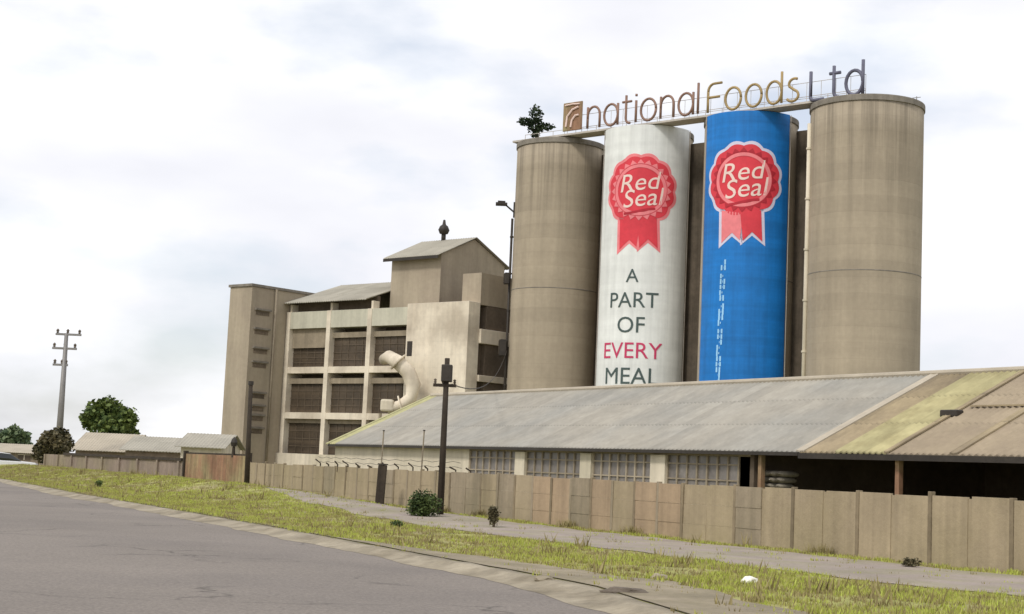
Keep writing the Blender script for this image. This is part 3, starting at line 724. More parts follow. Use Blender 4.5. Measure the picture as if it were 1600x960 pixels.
# small aerial on the right silo
P = at(1432, 165, 128)
ae = empty('aerial', (P.x, P.y, SH), 'thin small aerial at the right rim of the right end silo', 'aerial')
mb = MB(); mb.tube([(0,0,-.3),(0,0,1.0)], .04, 5); mb.build('mast', M['steel'], ae)
mb = MB(); mb.tube([(-.35,0,.85),(.35,0,.95)], .03, 5); mb.tube([(-.2,0,.6),(.2,0,.66)], .03, 5); mb.build('crossbar', M['steel'], ae)

# ---------------------------------------------------------------- mill building (local frame: +x along facade to the left/far, +y into the building)
AD = (-SD[0], -SD[1]); BD = (math.sin(math.pi/2-SA), math.cos(math.pi/2-SA))
kk = at(738, 480, 150); K0 = (kk.x, kk.y)
mill = empty('mill_building', (K0[0], K0[1], 0), 'tall beige concrete mill with open grid facade, stair tower and gabled penthouse', 'building', rz=math.atan2(BD[1], BD[0])-math.pi/2)
# local x points along the row (right/near), so the facade runs to negative x; local y points back
def sA_(x, y, o=0.0):
    P_ = (K0[0]+BD[0]*o, K0[1]+BD[1]*o); s, z = ray_line(x, y, P_, AD); return s, z
def sB_(x, y):
    return ray_line(x, y, K0, BD)
xs = [-sA_(445, 600)[0], -sA_(508, 600)[0], -sA_(572, 600)[0], -sA_(637, 600)[0]]
z_top = sA_(540, 484)[1]; z_beam = sA_(540, 511)[1]; z2t, z2b = sA_(520, 573)[1], sA_(520, 583)[1]; z3t, z3b = sA_(500, 645)[1], sA_(500, 655)[1]; z_base = sA_(440, 708)[1]
print('mill', xs, z_top, z_beam, z2t, z3t, z_base)
DEP = 14.0
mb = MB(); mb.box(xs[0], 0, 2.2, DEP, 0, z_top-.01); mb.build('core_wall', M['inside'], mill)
# grid: columns and slabs
for x in xs[:-1]+[xs[3]]:
    mb = MB(); mb.box(x-.30, x+.30, -.03, 2.2, 0, z_top-.005); mb.build('column', M['cream'], mill)
for zt, zb, nm in ((z2t, z2b, 'floor_slab'), (z3t, z3b, 'floor_slab')):
    mb = MB()
    mb.box(xs[0]+.303, xs[1]-.303, 0, 2.2, zb, zt); mb.box(xs[1]+.303, xs[2]-.303, 0, 2.2, zb, zt); mb.box(xs[2]+.303, xs[3]-.303, 0, 2.2, zb, zt)
    mb.build(nm, M['cream'], mill)
mb = MB()
for a, b in zip(xs, xs[1:]): mb.box(a+.303, b-.303, .02, 2.2, z_beam, z_top-.02)
mb.build('parapet_beam', M['palegreen'], mill)
mb = MB()
mb.box(xs[0]-.4, xs[3], -.35, -.033, 0, z_base); mb.build('plinth', M['white'], mill)
# bays
rows = [(z_beam, z2t), (z2b, z3t), (z3b, z_base)]
for i, (a, b) in enumerate(zip(xs, xs[1:])):
    for j, (zt, zb) in enumerate(rows):
        H_ = zt-zb; zs = zt-H_*(.50 if (i == 0 and j == 0) else .26)
        if j == 2: zs = zt-H_*.12
        mb = MB(); mb.box(a+.31, b-.31, .45, .62, zs, zt-.02-(.5 if j < 2 and not (i == 0 and j == 0) else 0))
        mb.build('spandrel', M['spandrel'], mill)
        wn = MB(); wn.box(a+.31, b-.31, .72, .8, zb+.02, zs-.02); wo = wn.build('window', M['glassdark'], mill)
        fr = MB(); nmul = 5
        for q in range(1, nmul): X = a+.39+(b-a-.78)*q/nmul; fr.box(X-.03, X+.03, .67, .715, zb+.02, zs-.02)
        for q in range(1, 4): Z = zb+(zs-zb)*q/4; fr.box(a+.31, b-.31, .655, .668, Z-.035, Z+.035)
        fr.build('frame', M['glassframe'], wo)
# clerestory slot + sloping roof
z_e = sA_(540, 470)[1]
mb = MB(); mb.box(xs[0]+.1, -sA_(613, 402, 3.0)[0]-.02, 1.2, 1.6, z_top, z_e+.5); mb.build('clerestory', M['inside'], mill)
for x in xs[:3]: mb = MB(); mb.box(x-.15, x+.15, .3, 1.18, z_top, z_e-.1); mb.build('clerestory_post', M['cream'], mill)
def corrug(mbx, x0, x1, y0, z0, y1, z1, pitch=.35, amp=.05, th=.06):
    n = max(4, int(abs(x1-x0)/pitch*4)); v = []; f = []
    for i in range(n+1):
        X = x0+(x1-x0)*i/n; d = amp*math.cos(i*math.pi/2)
        v += [(X, y0, z0+d), (X, y1, z1+d), (X, y0, z0+d-th), (X, y1, z1+d-th)]
    for i in range(n): a = 4*i; f += [(a, a+4, a+5, a+1), (a+2, a+3, a+7, a+6), (a, a+2, a+6, a+4), (a+1, a+5, a+7, a+3)]
    f += [(0,1,3,2), (4*n,4*n+2,4*n+3,4*n+1)]; mbx.add(v, f)
mb = MB(); XR_ = -sA_(613, 402, 3.0)[0]-.02
corrug(mb, xs[0]-.3, XR_, -.5, z_e, 8, z_e+3.0); corrug(mb, xs[0]-.3, XR_, 8, z_e+3.0, 15.5, z_e-.2); mb.build('roof', M['mroof'], mill)
# stair tower
tA = ray_line(398, 447, (K0[0]+AD[0]*(-xs[0]), K0[1]+AD[1]*(-xs[0])), BD); prot = -tA[0]; z_tw = tA[1]
P_ = (K0[0]-BD[0]*prot, K0[1]-BD[1]*prot); x_l = -ray_line(353, 560, P_, AD)[0]
print('tower', prot, z_tw, x_l)
mb = MB(); mb.box(x_l, xs[0]-.39, -prot, 6, 0, z_tw); mb.build('stair_tower', M['tower'], mill, bevel=.03)
mb = MB(); mb.box(x_l-.15, xs[0]-.25, -prot-.15, 6.15, z_tw+.003, z_tw+.28); mb.build('tower_roof', M['rim'], mill)
# slots with hoods on the tower's right face
for k, py_ in enumerate((490, 520, 550, 572, 620, 640, 655, 675)):
    z = ray_line(408, py_, (K0[0]+AD[0]*(-xs[0]+.39), K0[1]+AD[1]*(-xs[0]+.39)), BD)[1]
    wn = MB(); wn.box(xs[0]-.388, xs[0]-.36, -prot+.7, -prot+2.6, z-.22, z+.22); wo = wn.build('louvre', M['louvre'], mill)
    fr = MB(); fr.box(xs[0]-.388, xs[0]-.12, -prot+.55, -prot+2.75, z+.303, z+.50); fr.build('hood', M['rim'], wo)
mb = MB(); mb.tube([(xs[0]-.2, -prot+3.3, 0), (xs[0]-.2, -prot+3.3, z_tw)], .12, 8); mb.build('drainpipe', M['spandrel'], mill, smooth=True)
# cream corner block with balcony openings on its right side
z_bl = sA_(700, 473)[1]; xb = -sA_(640, 520)[0]
bl0 = -.5
yB = [ray_line(737, 500, K0, BD)[0], 3.0]
mb = MB(); mb.box(xb, 0, bl0, 1.2, 0, z_bl); mb.build('corner_block', M['cream'], mill, bevel=.04)
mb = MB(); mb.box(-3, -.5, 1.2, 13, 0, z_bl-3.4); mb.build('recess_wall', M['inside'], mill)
# right side wall: openings between slabs
zo = [sB_(762, p)[1] for p in (478, 516, 528, 540, 588, 598)]
mb = MB(); mb.box(-2.5, -.02, 1.203, 13, zo[0], z_bl+3.0); mb.build('side_wall', M['tower'], mill)
mb = MB(); mb.box(-2.5, .25, 1.203, 13, zo[3]+.1, zo[1]); mb.build('balcony', M['cream'], mill, bevel=.03)
mb = MB(); mb.box(-2.5, .25, 1.203, 13, zo[5], zo[4]); mb.build('balcony', M['cream'], mill, bevel=.03)
mb = MB()
for yq in (5.8, 9.5):
    mb.box(-.6, -.1, yq-.25, yq+.25, 0, zo[5]-.01); mb.box(-.6, -.1, yq-.25, yq+.25, zo[4]+.01, zo[3]+.09); mb.box(-.6, -.1, yq-.25, yq+.25, zo[1]+.01, zo[0]-.01)
mb.build('side_column', M['spandrel'], mill)
# small black hatches
mb = MB(); s_, z = sA_(632, 546); mb.box(xb+.25, xb+.95, bl0-.03, bl0-.002, z-.75, z+.75); mb.build('hatch', M['dark'], mill)
# penthouse with gable
so_ = 3.0
sP, zP = sA_(690, 396, so_); xP = -sP; s_l, _ = sA_(613, 402, so_); xPl = -s_l
K2 = (K0[0]+AD[0]*sP+BD[0]*so_, K0[1]+AD[1]*sP+BD[1]*so_)
bl, _ = ray_line(800, 425, K2, BD); bp, zpk = ray_line(742, 373, K2, BD); bl = 2*bp
print('penthouse', xP, xPl, zP, bl, bp, zpk, sA_(740, 475), z_bl)
mb = MB(); y0, y1 = so_, so_+bl; ym = so_+bp
v = [(xPl,y0,z_top-1),(xP,y0,z_top-1),(xP,y1,z_top-1),(xPl,y1,z_top-1),(xPl,y0,zP),(xP,y0,zP),(xP,y1,zP),(xPl,y1,zP),(xPl,ym,zpk-.1),(xP,ym,zpk-.1)]
f = [(0,1,5,4),(1,2,6,9,5),(2,3,7,6),(3,0,4,8,7),(4,5,9,8),(7,8,9,6),(0,3,2,1)]
mb.add(v, f); mb.build('penthouse', M['tower'], mill)
mb = MB(); dz = (zpk-zP)/bp
corrug(mb, xPl-.5, xP+.3, y0-.8, zP-.8*dz+.12, ym, zpk+.12, .35, .04); corrug(mb, xPl-.5, xP+.3, ym, zpk+.12, y1+.8, zP-.8*dz+.12, .35, .04); mb.build('penthouse_roof', M['mroof'], mill)
mb = MB(); mb.box(xPl-.5, xP+.3, y0-.86, y0-.80, zP-.8*dz-.25, zP-.8*dz+.06)
mb.build('gutter', M['dark'], mill)
# ventilator cowl on the penthouse ridge
vx = -sA_(693, 372, so_+bp)[0]
me_ = MB(); me_.tube([(vx,ym,zpk),(vx,ym,zpk+.9)], .25, 10); me_.lathe([(.0,zpk+.7),(.45,zpk+.8),(.62,zpk+1.2),(.45,zpk+1.6),(.2,zpk+1.8),(.12,zpk+2.3),(0,zpk+2.35)], vx, ym, 14); me_.build('vent_cowl', M['dark'], mill, smooth=True)

# C-shaped cream duct in front of the facade
D0 = at(600, 600, 151)
def dl(x, y, Y=151): return at(x, y, Y)-Vector((D0.x, D0.y, 0))
du = empty('curved_duct', (D0.x, D0.y, 0), 'fat cream curved duct bulging from the mill wall above the shed roof', 'duct')
pts = [dl(600,562,154.5), dl(608,558,153), dl(622,566), dl(638,582), dl(646,602), dl(642,622), dl(626,634), dl(605,640)]
mb = MB(); mb.tube(pts, [.55,.65,.7,.75,.75,.6,.55,.5], 20); mb.build('duct_body', M['cream'], du, smooth=True)
for i in (2, 6):
    a, b = pts[i], pts[i+1]; d = (b-a).normalized(); mb = MB(); mb.tube([a-d*.06, a+d*.06], 1.0, 16); mb.build('flange', M['cream'], du)
q = dl(606, 634); mb = MB(); mb.box(q.x-.7, q.x+.6, q.y-.6, q.y+.6, q.z-.6, q.z+.6); mb.build('junction_housing', M['white'], du, bevel=.2)
mb = MB()
for X in (q.x-.7, q.x+.7): mb.tube([(X, q.y, 0), (X, q.y, q.z-.8)], .15, 8)
mb.build('support_leg', M['spandrel'], du)

# ---------------------------------------------------------------- long shed
HA = math.radians(30); HD = (-math.sin(HA), math.cos(HA)); HN = (math.cos(HA), math.sin(HA))   # along eave to far left; into the shed
e0 = at(1600, 712, 50); E0 = (e0.x, e0.y); HE = e0.z
shed = empty('long_shed', (E0[0], E0[1], 0), 'long low shed with grey roof turning brown and lichen green to the right', 'shed', rz=math.atan2(HD[1], HD[0])-math.pi)
# local +x = towards near/right (-HD), local y = ... rotated by (angle(HD)-180): x axis = -HD ; y axis = rot90 = perpendicular into shed?
# check: x axis = (sin, -cos); rot +90 -> (cos, sin) = HN  (into the shed)
tl = ray_line(515, 693, E0, HD)[0]; W = 7.2
rp = (E0[0]+HN[0]*W, E0[1]+HN[1]*W); HR = ray_line(1500, 582, rp, HD)[1]; HR2 = ray_line(800, 607, rp, HD)[1]
print('shed', HE, tl, HR, HR2); HR = (HR+HR2)/2-.15
def ex(x, y=703): return -ray_line(x, y, E0, HD)[0]
x_seam, x_br, x_l0, x_l1 = ex(1250), ex(1278), ex(1305), ex(1385)
xL, xR = -tl, 16
def roof_piece(name, a, b, m_, lift=0.0, amp=.035, front_only=False, y0=-.0, frac=1.0, par=None):
    mb = MB(); corrug(mb, a, b, y0, HE+lift, y0+(W-y0)*frac, HE+lift+(HR-HE)*frac, .30, amp)
    if not front_only: corrug(mb, a, b, W, HR+lift, 2*W, HE+lift, .30, amp)
    return mb.build(name, m_, par or shed)
roof_piece('roof', xL+.9, x_seam-.02, M['roof']); roof_piece('roof', xL, xL+.9, M['lime'], .01)
roof_piece('roof_flashing', x_seam-.22, x_seam+.22, M['roof_light'], .06, .015)
roof_piece('roof', x_seam+.0, x_l0-.02, M['roof_brown'])
roof_piece('roof', x_l0, x_l1, M['roof_lime'], .02)
roof_piece('roof_flashing', x_l1-.12, x_l1+.12, M['roof_brown'], .06, .015)
roof_piece('roof', x_l1+.02, xR, M['roof_tan'], -.01)
xq = ex(1490)
roof_piece('roof_flashing', xq-.18, xq+.18, M['roof_brown'], .05, .015)
mb = MB(); mb.box(x_l1+.4, xR, W*.52, W*.52+.12, HE+(HR-HE)*.53+.03, HE+(HR-HE)*.53+.09); mb.build('sheet_lap', M['roof_brown'], shed)
mb = MB(); mb.tube([(xL-.1, W, HR+.04), (xR, W, HR+.04)], .13, 8); mb.build('ridge_cap', M['roof_light'], shed)
mb = MB(); mb.box(xL, x_seam, -.12, -.03, HE-.16, HE-.02); mb.box(x_seam, xR, -.10, -.03, HE-.26, HE-.05); mb.build('gutter', M['dark'], shed)
mb = MB(); corrug(mb, xL-.42, xL-.02, -.1, HE+.03, W, HR+.06, .5, .01); mb.build('barge_board', M['lime'], shed)
# vent block on the brown roof
xv = ex(1405); yv = W*.62; zv = HE+(HR-HE)*.62
P = ray_line(1487, 640, (E0[0]+HN[0]*W*.45, E0[1]+HN[1]*W*.45), HD); xv = -P[0]
mb = MB(); mb.box(xv-.42, xv+.42, W*.45-.2, W*.45+.2, HE+(HR-HE)*.42, HE+(HR-HE)*.45+.17); mb.build('roof_vent', M['dark'], shed, bevel=.05)
# front wall with windows
yw = .35; xw1 = -ray_line(1172, 730, (E0[0]+HN[0]*yw, E0[1]+HN[1]*yw), HD)[0]
def exw(x, y=730): return -ray_line(x, y, (E0[0]+HN[0]*yw, E0[1]+HN[1]*yw), HD)[0]
zwt = ray_line(900, 708, (E0[0]+HN[0]*yw, E0[1]+HN[1]*yw), HD)[1]
wins = [(732, 806), (821, 908), (925, 1018), (1041, 1152)]
edges = [xL+.3]+[exw(q) for a in wins for q in a]+[xw1]
mb = MB(); zsill = 1.2
mb.box(edges[0], edges[1], yw, yw+.25, 0, HE+.1)
mb.build('end_wall', M['white'], shed)
mb = MB(); mb.box(edges[1], xw1, yw, yw+.25, 0, zsill); mb.build('dado_wall', M['cream'], shed)
mb = MB(); mb.box(edges[1], xw1, yw, yw+.25, zwt, HE+.1); mb.build('lintel', M['spandrel'], shed)
for i in range(2, 8, 2):
    mb = MB(); mb.box(edges[i], edges[i+1], yw-.08, yw+.25, zsill+.003, zwt-.003); mb.build('wall_pier', M['white'], shed)
for i in range(4):
    a, b = edges[1+2*i], edges[2+2*i]
    wn = MB(); wn.box(a, b, yw+.12, yw+.15, zsill+.004, zwt-.004); wo = wn.build('window', M['glassgrey'], shed)
    fr = MB(); n = 7
    for q in range(n+1): X = a+(b-a)*q/n; fr.box(X-.05, X+.05, yw+.05, yw+.118, zsill+.004, zwt-.004)
    for z in (zsill+.55, zwt-.35): fr.box(a, b, yw+.06, yw+.11, z-.03, z+.03)
    fr.build('frame', M['spandrel'] if i % 2 else M['tower'], wo)
# rear and end walls, open bay posts
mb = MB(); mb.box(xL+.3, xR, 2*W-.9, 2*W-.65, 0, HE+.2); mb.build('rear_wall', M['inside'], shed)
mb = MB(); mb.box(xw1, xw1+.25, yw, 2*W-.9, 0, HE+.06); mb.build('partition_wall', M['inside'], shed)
v = [(xL+.3,.37,0),(xL+.3,2*W-.9,0),(xL+.3,2*W-.9,HE+.3),(xL+.3,W,HR-.15),(xL+.3,.37,HE+.1)]
mb = MB(); mb.add(v+[(p[0]-.2,p[1],p[2]) for p in v], [(0,1,2,3,4),(9,8,7,6,5)]+[(i,(i+1)%5,5+(i+1)%5,5+i) for i in range(5)]); mb.build('gable_wall', M['white'], shed)
v = [(xR-.3,.7,0),(xR-.3,2*W-.9,0),(xR-.3,2*W-.9,HE+.3),(xR-.3,W,HR-.15),(xR-.3,.7,HE+.2)]
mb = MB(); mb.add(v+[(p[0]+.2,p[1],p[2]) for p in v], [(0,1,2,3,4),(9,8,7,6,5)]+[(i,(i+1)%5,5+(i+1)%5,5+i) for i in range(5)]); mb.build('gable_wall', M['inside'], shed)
for px_ in (1405, 1190, 1640):
    X = exw(px_); mb = MB(); mb.box(X-.10, X+.10, yw-.1, yw+.1, 0, HE-.03); mb.build('post', M['rust'], shed)
mb = MB(); mb.box(xw1+.26, xR-.3, yw+.3, 2*W-1, HE-.25, HE-.15)
# stacked sacks / pale clutter seen at the left of the open bay
mb.v = []; mb.f = []; mb.m = []
X0 = -ray_line(1181, 735, (E0[0]+HN[0]*1.0, E0[1]+HN[1]*1.0), HD)[0]
cl = empty('sack_pile', (E0[0]-HD[0]*X0+HN[0]*1.0, E0[1]-HD[1]*X0+HN[1]*1.0, 0), 'pile of pale grey sacks just inside the open bay of the shed', 'sacks', rz=HA-math.pi/2)
rnd.seed(11)
for j in range(9):
    for i in range(5-j//3):
        sb = MB(); prof = [(-1,.0),(-.8,.7),(0,1),(.8,.7),(1,0)]
        cx, cz = .1+i*.49+rnd.uniform(-.08,.08)+.12*j, .02+j*.245
        n = 10; v = []
        rings = [(.55*a, (1-abs(a)**3)**.5 if abs(a) < 1 else .15) for a in (-1,-.85,-.5,0,.5,.85,1)]
        f = []
        for a, (yy, sc_) in enumerate(rings):
            for q in range(n):
                th = 2*math.pi*q/n; v.append((cx+.24*sc_*math.cos(th), yy*(.8+.1*j%.3), cz+.13+.13*sc_*math.sin(th)))
        for a in range(len(rings)-1):
            for q in range(n): f.append((a*n+q, a*n+(q+1)%n, (a+1)*n+(q+1)%n, (a+1)*n+q))
        f += [tuple(range(n)), tuple(6*n+q for q in range(n))[::-1]]
        sb.add(v, f); sb.build('sack', M['sacking'], cl, smooth=True)

# ---------------------------------------------------------------- poles
def simple_pole(name, px, pbase, ptop, Y, r, m_, label, cat='pole', extras=True, group=None):
    top = at(px[0], ptop, Y); base = at(px[1], pbase, Y)
    e = empty(name, (base.x, base.y, 0), label, cat, group)
    return e, Vector((top.x-base.x, 0, top.z))
e, tp_ = simple_pole('power_pole', (699, 688), 795, 560, 50.5, .13, M['wood'], 'dark power pole with a switch box near its top beside the green bush')
mb = MB(); mb.tube([(0,0,-.2),(tp_.x*.5,0,tp_.z*.5),(tp_.x,0,tp_.z)], [.125,.105,.085], 10); mb.build('shaft', M['wood'], e, smooth=True)
z = tp_.z; X = tp_.x
mb = MB(); mb.box(X-.17, X+.19, -.22, .2, z-.78, z-.22); mb.build('switch_box', M['dark'], e, bevel=.03)
mb = MB(); mb.box(X-.42, X+.34, -.09, .05, z-.95, z-.85); mb.build('crossarm', M['wood'], e)
for q in (-.36, -.1, .28):
    mb = MB(); mb.lathe([(.02,z-.85),(.05,z-.80),(.03,z-.76),(.055,z-.72),(0,z-.68)], X+q, 0, 8); mb.build('insulator', M['stone'], e, smooth=True)
# service wire from the pole to the mill/silo edge
A = Vector((e.location.x+X+.2, e.location.y, z-.85)); B = at(792, 548, 149)
wv = empty('service_wire', A, 'thin dark wire sagging from the dark power pole towards the left end silo', 'wire')
mb = MB(); pts = []
for i in range(21):
    q = i/20; p = A.lerp(B, q); p.z -= 5.4*q*(1-q); pts.append(p-A)
mb.tube(pts, .022, 5); mb.build('cable', M['dark'], wv)
e, tp_ = simple_pole('lamp_pole', (392, 386), 757, 600, 69, .1, M['wood'], 'slim dark pole standing where the concrete fence meets the rusty gate')
mb = MB(); mb.tube([(0,0,0),(tp_.x,0,tp_.z)], [.13,.09], 8); mb.build('shaft', M['wood'], e, smooth=True)
mb = MB(); mb.tube([(tp_.x,0,tp_.z-.05),(tp_.x,0,tp_.z+.12)], .12, 8); mb.build('cap', M['dark'], e)
gq = ground(594, 797, .1)
gq = at(592, 795, 57); e = empty('short_post', (gq.x, gq.y, 0), 'short thick dark post in front of the fence left of the green bush', 'post')
mb = MB(); mb.box(-.16,.16,-.13,.13,-.1,1.75); mb.build('shaft', M['wood'], e, bevel=.03); e.rotation_euler[1] = R(2)
mb = MB(); mb.box(-.18,.18,-.15,.15,1.753,1.8); mb.build('cap', M['dark'], e)
for px, lab in ((566, 'thin grey stake behind the fence, the farther one from the power pole'), (628, 'thin grey stake behind the fence, the nearer one to the power pole')):
    t_ = ray_line(px, 720, F0, FD)[0]; e = empty('thin_stake', (*fpt(t_, -.8), 0), lab, 'stake', 'thin stakes behind the fence')
    mb = MB(); mb.tube([(0,0,0),(.06,0,3.1)], .03, 6); mb.build('shaft', M['spandrel'], e)
    mb = MB(); mb.tube([(.06,0,3.1),(.06,0,3.14)], .05, 6); mb.build('cap', M['dark'], e)
# tall pylon-like pole far left
e, tp_ = simple_pole('power_pylon', (104, 92), 690, 521, 130, .2, M['steel'], 'tall grey power pole with three crossarms left of the round tree')
mb = MB(); mb.tube([(0,0,-.2),(tp_.x,0,tp_.z)], [.33,.16], 10); mb.build('shaft', M['steel'], e, smooth=True)
for q, (wl, wr) in ((.1,(.9,1.25)), (1.3,(1.1,.95)), (2.7,(.95,.3))):
    mb = MB(); z = tp_.z-q; X = tp_.x; mb.box(X-wl, X+wr, -.1, .1, z-.09, z+.09); co_ = mb.build('crossarm', M['steel'], e)
    for qq in (-wl+.15, wr-.15, (-wl+wr)*.3):
        mb = MB(); mb.lathe([(.03,z+.09),(.14,z+.16),(.08,z+.24),(.15,z+.32),(.04,z+.46),(0,z+.46)], X+qq, 0, 8); mb.build('insulator', M['stone'], co_)

# ---------------------------------------------------------------- bushes, stones, litter
def bush(name, px, py, Y, rx, rz, label, m_, n=1400, size=.10, seed=1, blobs=4):
    p = at(px, py, Y); e = empty(name, (p.x, p.y, 0), label, 'bush'); rnd.seed(seed)
    t_, o_ = fto(p.x, p.y); z0 = hgt(t_, max(0, o_)) if o_ > -1 else .05; e.location.z = z0
    lb = MB(); tb = MB()
    for k in range(blobs):
        c = (rnd.uniform(-.45,.45)*rx, rnd.uniform(-.4,.4)*rx, rz*rnd.uniform(.45,1.1)); tb.tube([(0,0,-.05),(c[0]*.5,c[1]*.5,c[2]*.5),c], [.035,.025,.01], 5)
        leaves(lb, c, (rx*.68, rx*.6, rz*.72), n//blobs, size, seed=seed+k)
    tb.build('stem', M['bark'], e); lb.build('foliage', m_, e)
    return e
bush('roadside_bush', 663, 790, 49.2, .60, .50, 'dense dark green bush against the foot of the power pole', M['leaf_bush'], 3600, .09, 3, 7)
bush('small_bush', 772, 815, 44.4, .19, .38, 'small narrow dark upright bush against the fence right of the power pole', M['leaf_brown'], 800, .07, 5, 4)
bush('weed_clump', 1425, 885, 32.6, .22, .13, 'low dark weed clump on the footpath at the fence foot, right side', M['leaf_brown'], 400, .06, 8, 3)
bush('weed_clump', 622, 827, 41, .22, .12, 'low dark weed clump in the grass below the green bush', M['leaf_bush'], 400, .06, 9, 3)
bush('weed_clump', 150, 800, 70, .25, .20, 'dark weed tuft at the road edge far left', M['leaf_bush'], 300, .08, 10, 3)
for k, px in enumerate((900, 1000, 1300, 760, 700)):
    t_ = ray_line(px, 850, F0, FD)[0]; x, y = fpt(t_, .3); e = empty('fence_weed', (x, y, hgt(t_, .3)), ['yellowish weed tuft at the fence foot below the second shed window', 'yellowish weed tuft at the fence foot below the third shed window', 'yellowish weed tuft at the fence foot under the lichen roof strip', 'yellowish weed tuft just left of the small narrow bush', 'yellowish weed tuft just right of the power pole'][k], 'weed', 'weed tufts along the fence foot')
    mb = MB()
    for _ in range(160):
        a = rnd.uniform(0, 6.28); r = rnd.uniform(0, .4); h = rnd.uniform(.1, .3); px_, py_ = r*math.cos(a), .4*r*math.sin(a); q = rnd.uniform(0, 3.14)
        mb.add([(px_-.015*math.cos(q), py_-.015*math.sin(q), -.02), (px_+.015*math.cos(q), py_+.015*math.sin(q), -.02), (px_+rnd.uniform(-.1,.1), py_+rnd.uniform(-.1,.1), h)], [(0,1,2)])
    mb.build('blades', M['drygrass'], e)
def rock(name, P, s, m_, label, cat, seed=1):
    bm = bmesh.new(); bmesh.ops.create_icosphere(bm, subdivisions=3, radius=1)
    for v_ in bm.verts:
        k = 1+.35*noise.noise(v_.co*1.4+Vector((seed,0,0)))+.1*noise.noise(v_.co*4+Vector((seed,3,0))); v_.co = (v_.co.x*s[0]*k, v_.co.y*s[1]*k, v_.co.z*s[2]*k+s[2]*.6)
    me = bpy.data.meshes.new(name); bm.to_mesh(me); bm.free(); me.materials.append(m_)
    o = bpy.data.objects.new(name, me); C.objects.link(o); o.location = P; return tag(o, label, cat)
g = ground(1171, 911, .12); t_, o_ = fto(g.x, g.y); rock('plastic_bag', (g.x, g.y, hgt(t_, o_)+.01), (.13,.10,.07), M['litter'], 'crumpled white plastic bag lying on the grass verge', 'litter', 4)
g = ground(975, 927, .1); rock('kerb_stone', (g.x, g.y, .08), (.30,.14,.07), M['stone'], 'dark broken stone on the kerb in the right foreground', 'stone', 2)
g = ground(850, 906, .1); rock('kerb_stone', (g.x, g.y, .08), (.16,.10,.05), M['kerb'], 'small sandy stone lying on the kerb left of the dark stone', 'stone', 6)
g = ground(1030, 905, .1); t_, o_ = fto(g.x, g.y); rock('verge_stone', (g.x, g.y, hgt(t_, o_)), (.14,.10,.06), M['kerb'], 'small pale stone in the grass between path and kerb', 'stone', 9)

# ---------------------------------------------------------------- far left: houses, trees, car
def house(px0, px1, Y0, Y1, y_eave, y_ridge, depth, label, wallm, roofm):
    A, B = at(px0, y_eave, Y0), at(px1, y_eave, Y1); ang = math.atan2(B.y-A.y, B.x-A.x); Lh = math.hypot(B.x-A.x, B.y-A.y)
    he = (A.z+B.z)/2; mid_ = at((px0+px1)/2, y_ridge, (Y0+Y1)/2+depth/2); hr = max(mid_.z, he+.8)
    e = empty('house', (A.x, A.y, 0), label, 'house', 'low houses beyond the wall', rz=ang)
    mb = MB(); v = [(0,0,0),(0,depth,0),(0,depth,he),(0,depth/2,hr-.1),(0,0,he)]
    mb.add(v+[(Lh,p[1],p[2]) for p in v], [(4,3,2,1,0),(5,6,7,8,9)]+[(i,(i+1)%5,5+(i+1)%5,5+i) for i in range(5)]); mb.build('wall', wallm, e)
    mb = MB(); s_ = (hr-he)/(depth/2); corrug(mb, -.4, Lh+.4, -.5, he-.5*s_+.08, depth/2, hr+.08, .25, .02); corrug(mb, -.4, Lh+.4, depth/2, hr+.08, depth+.5, he-.5*s_+.08, .25, .02); mb.build('roof', roofm, e)
    for i in range(int(Lh/5)):
        X = 2+i*5; wn = MB(); wn.box(X, X+1.5, -.05, -.003, he*.35, he*.78); wo = wn.build('window', M['glassdark'], e)
        fr = MB(); fr.box(X-.08, X+1.58, -.10, -.052, he*.78, he*.78+.1); fr.box(X+.7, X+.8, -.08, -.052, he*.35, he*.78); fr.build('frame', M['white'], wo)
    return e
house(118, 200, 134, 134, 703, 678, 9, 'low house with pale corrugated roof right of the brownish tree', M['wall_low'], M['roof_light'])
house(196, 283, 122, 122, 704, 684, 9, 'low house with greenish grey roof below and right of the round tree', M['wall_low'], M['mroof'])
house(283, 346, 113, 113, 698, 679, 8, 'cream house with grey roof tucked beside the stair tower', M['white'], M['mroof'])
house(-60, 75, 190, 190, 706, 694, 9, 'long distant house with dull roof behind the parked car', M['wall_low'], M['roof_light'])
def far_tree(name, px, pyb, pyt, Y, wpx, label, m_, seed, base=.12, n=5000, size=.5):
    b = at(px, pyb, Y); t_ = at(px, pyt, Y); tree(name, (b.x, b.y, 0), t_.z, (wpx/2/F_PX*Y*1.15,), label, 'tree', m_, .22, n, size, 'trees beyond the wall', 8, seed, base)
far_tree('round_tree', 168, 690, 619, 150, 86, 'round dark green tree standing behind the low house roofs', M['leaf'], 21, .35, 7000, .5)
far_tree('roadside_tree', 84, 712, 668, 118, 56, 'brownish dark tree at the foot of the tall grey power pole', M['leaf_brown'], 33, .05, 6000, .32)
far_tree('distant_tree', 18, 700, 666, 260, 62, 'pale green broad tree at the left edge of the view', M['leaf_far'], 41, .1, 6000, .8)
far_tree('distant_tree', -40, 700, 670, 260, 70, 'pale green tree cut by the left border behind the car', M['leaf_far'], 43, .1, 3000, .8)
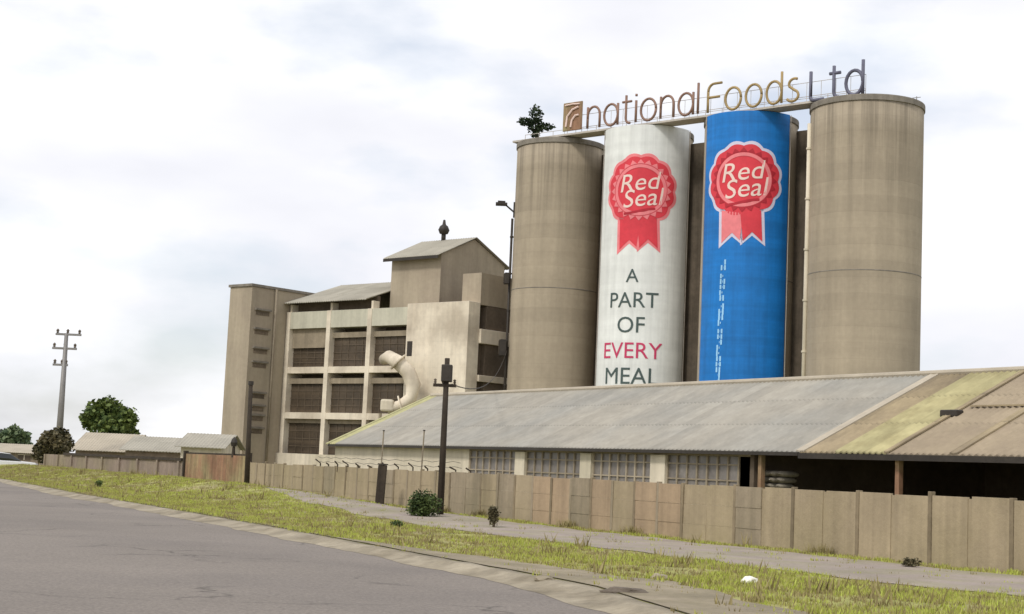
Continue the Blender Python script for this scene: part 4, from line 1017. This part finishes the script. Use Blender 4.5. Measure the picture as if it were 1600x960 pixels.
# parked car
cp = ground(6, 741)
car = empty('parked_car', (cp.x, cp.y, 0), 'white car parked at the verge at the far left edge', 'car', rz=R(200))
def section(mbx, st, mi=0):
    """st: list of (x, half width low, half width high, z low, z high)"""
    v = []; f = []
    for x, wl, wh, zl, zh in st: v += [(x,-wl*.94,zl),(x,-wl,zl+(zh-zl)*.35),(x,-wh,zh-.04),(x,-wh*.9,zh),(x,wh*.9,zh),(x,wh,zh-.04),(x,wl,zl+(zh-zl)*.35),(x,wl*.94,zl)]
    for i in range(len(st)-1):
        for k in range(8): a = i*8+k; b = i*8+(k+1)%8; f.append((a, b, b+8, a+8))
    f += [tuple(range(8))[::-1], tuple((len(st)-1)*8+k for k in range(8))]; mbx.add(v, f, mi)
mb = MB(); section(mb, [(-2.15,.72,.68,.38,.72),(-2.0,.80,.76,.28,.86),(-1.2,.84,.80,.24,.92),(.2,.84,.80,.24,.94),(1.2,.84,.79,.24,.98),(1.95,.80,.76,.28,.98),(2.1,.74,.70,.38,.86)]); mb.build('body', M['carwhite'], car, smooth=False, bevel=.03)
mb = MB(); section(mb, [(-1.05,.74,.70,.90,.95),(-.35,.74,.60,.92,1.38),(.3,.74,.62,.92,1.45),(1.1,.74,.60,.92,1.42),(1.75,.74,.66,.94,1.02)]); mb.build('cabin_glass', M['glass'], car)
mb = MB(); section(mb, [(-.33,.58,.56,1.38,1.42),(.3,.61,.59,1.42,1.50),(1.12,.60,.58,1.40,1.46)]); mb.build('car_roof', M['carwhite'], car, bevel=.02)
for X in (-1.35, 1.35):
    for Y in (-.80, .80):
        mb = MB(); mb.tube([(X,Y-.1,.31),(X,Y+.1,.31)], .31, 20); wh_ = mb.build('wheel', M['tyre'], car)
        mb = MB(); mb.tube([(X,Y-.11,.31),(X,Y+.11,.31)], .18, 16); mb.build('rim', M['chrome'], wh_)
for X, m_, nm in ((-2.12, M['chrome'], 'headlight'), (2.06, M['lens'], 'taillight')):
    for Y in (-.55, .55): mb = MB(); mb.box(X-.06, X+.06, Y-.16, Y+.16, .66, .80); mb.build(nm, m_, car, bevel=.02)
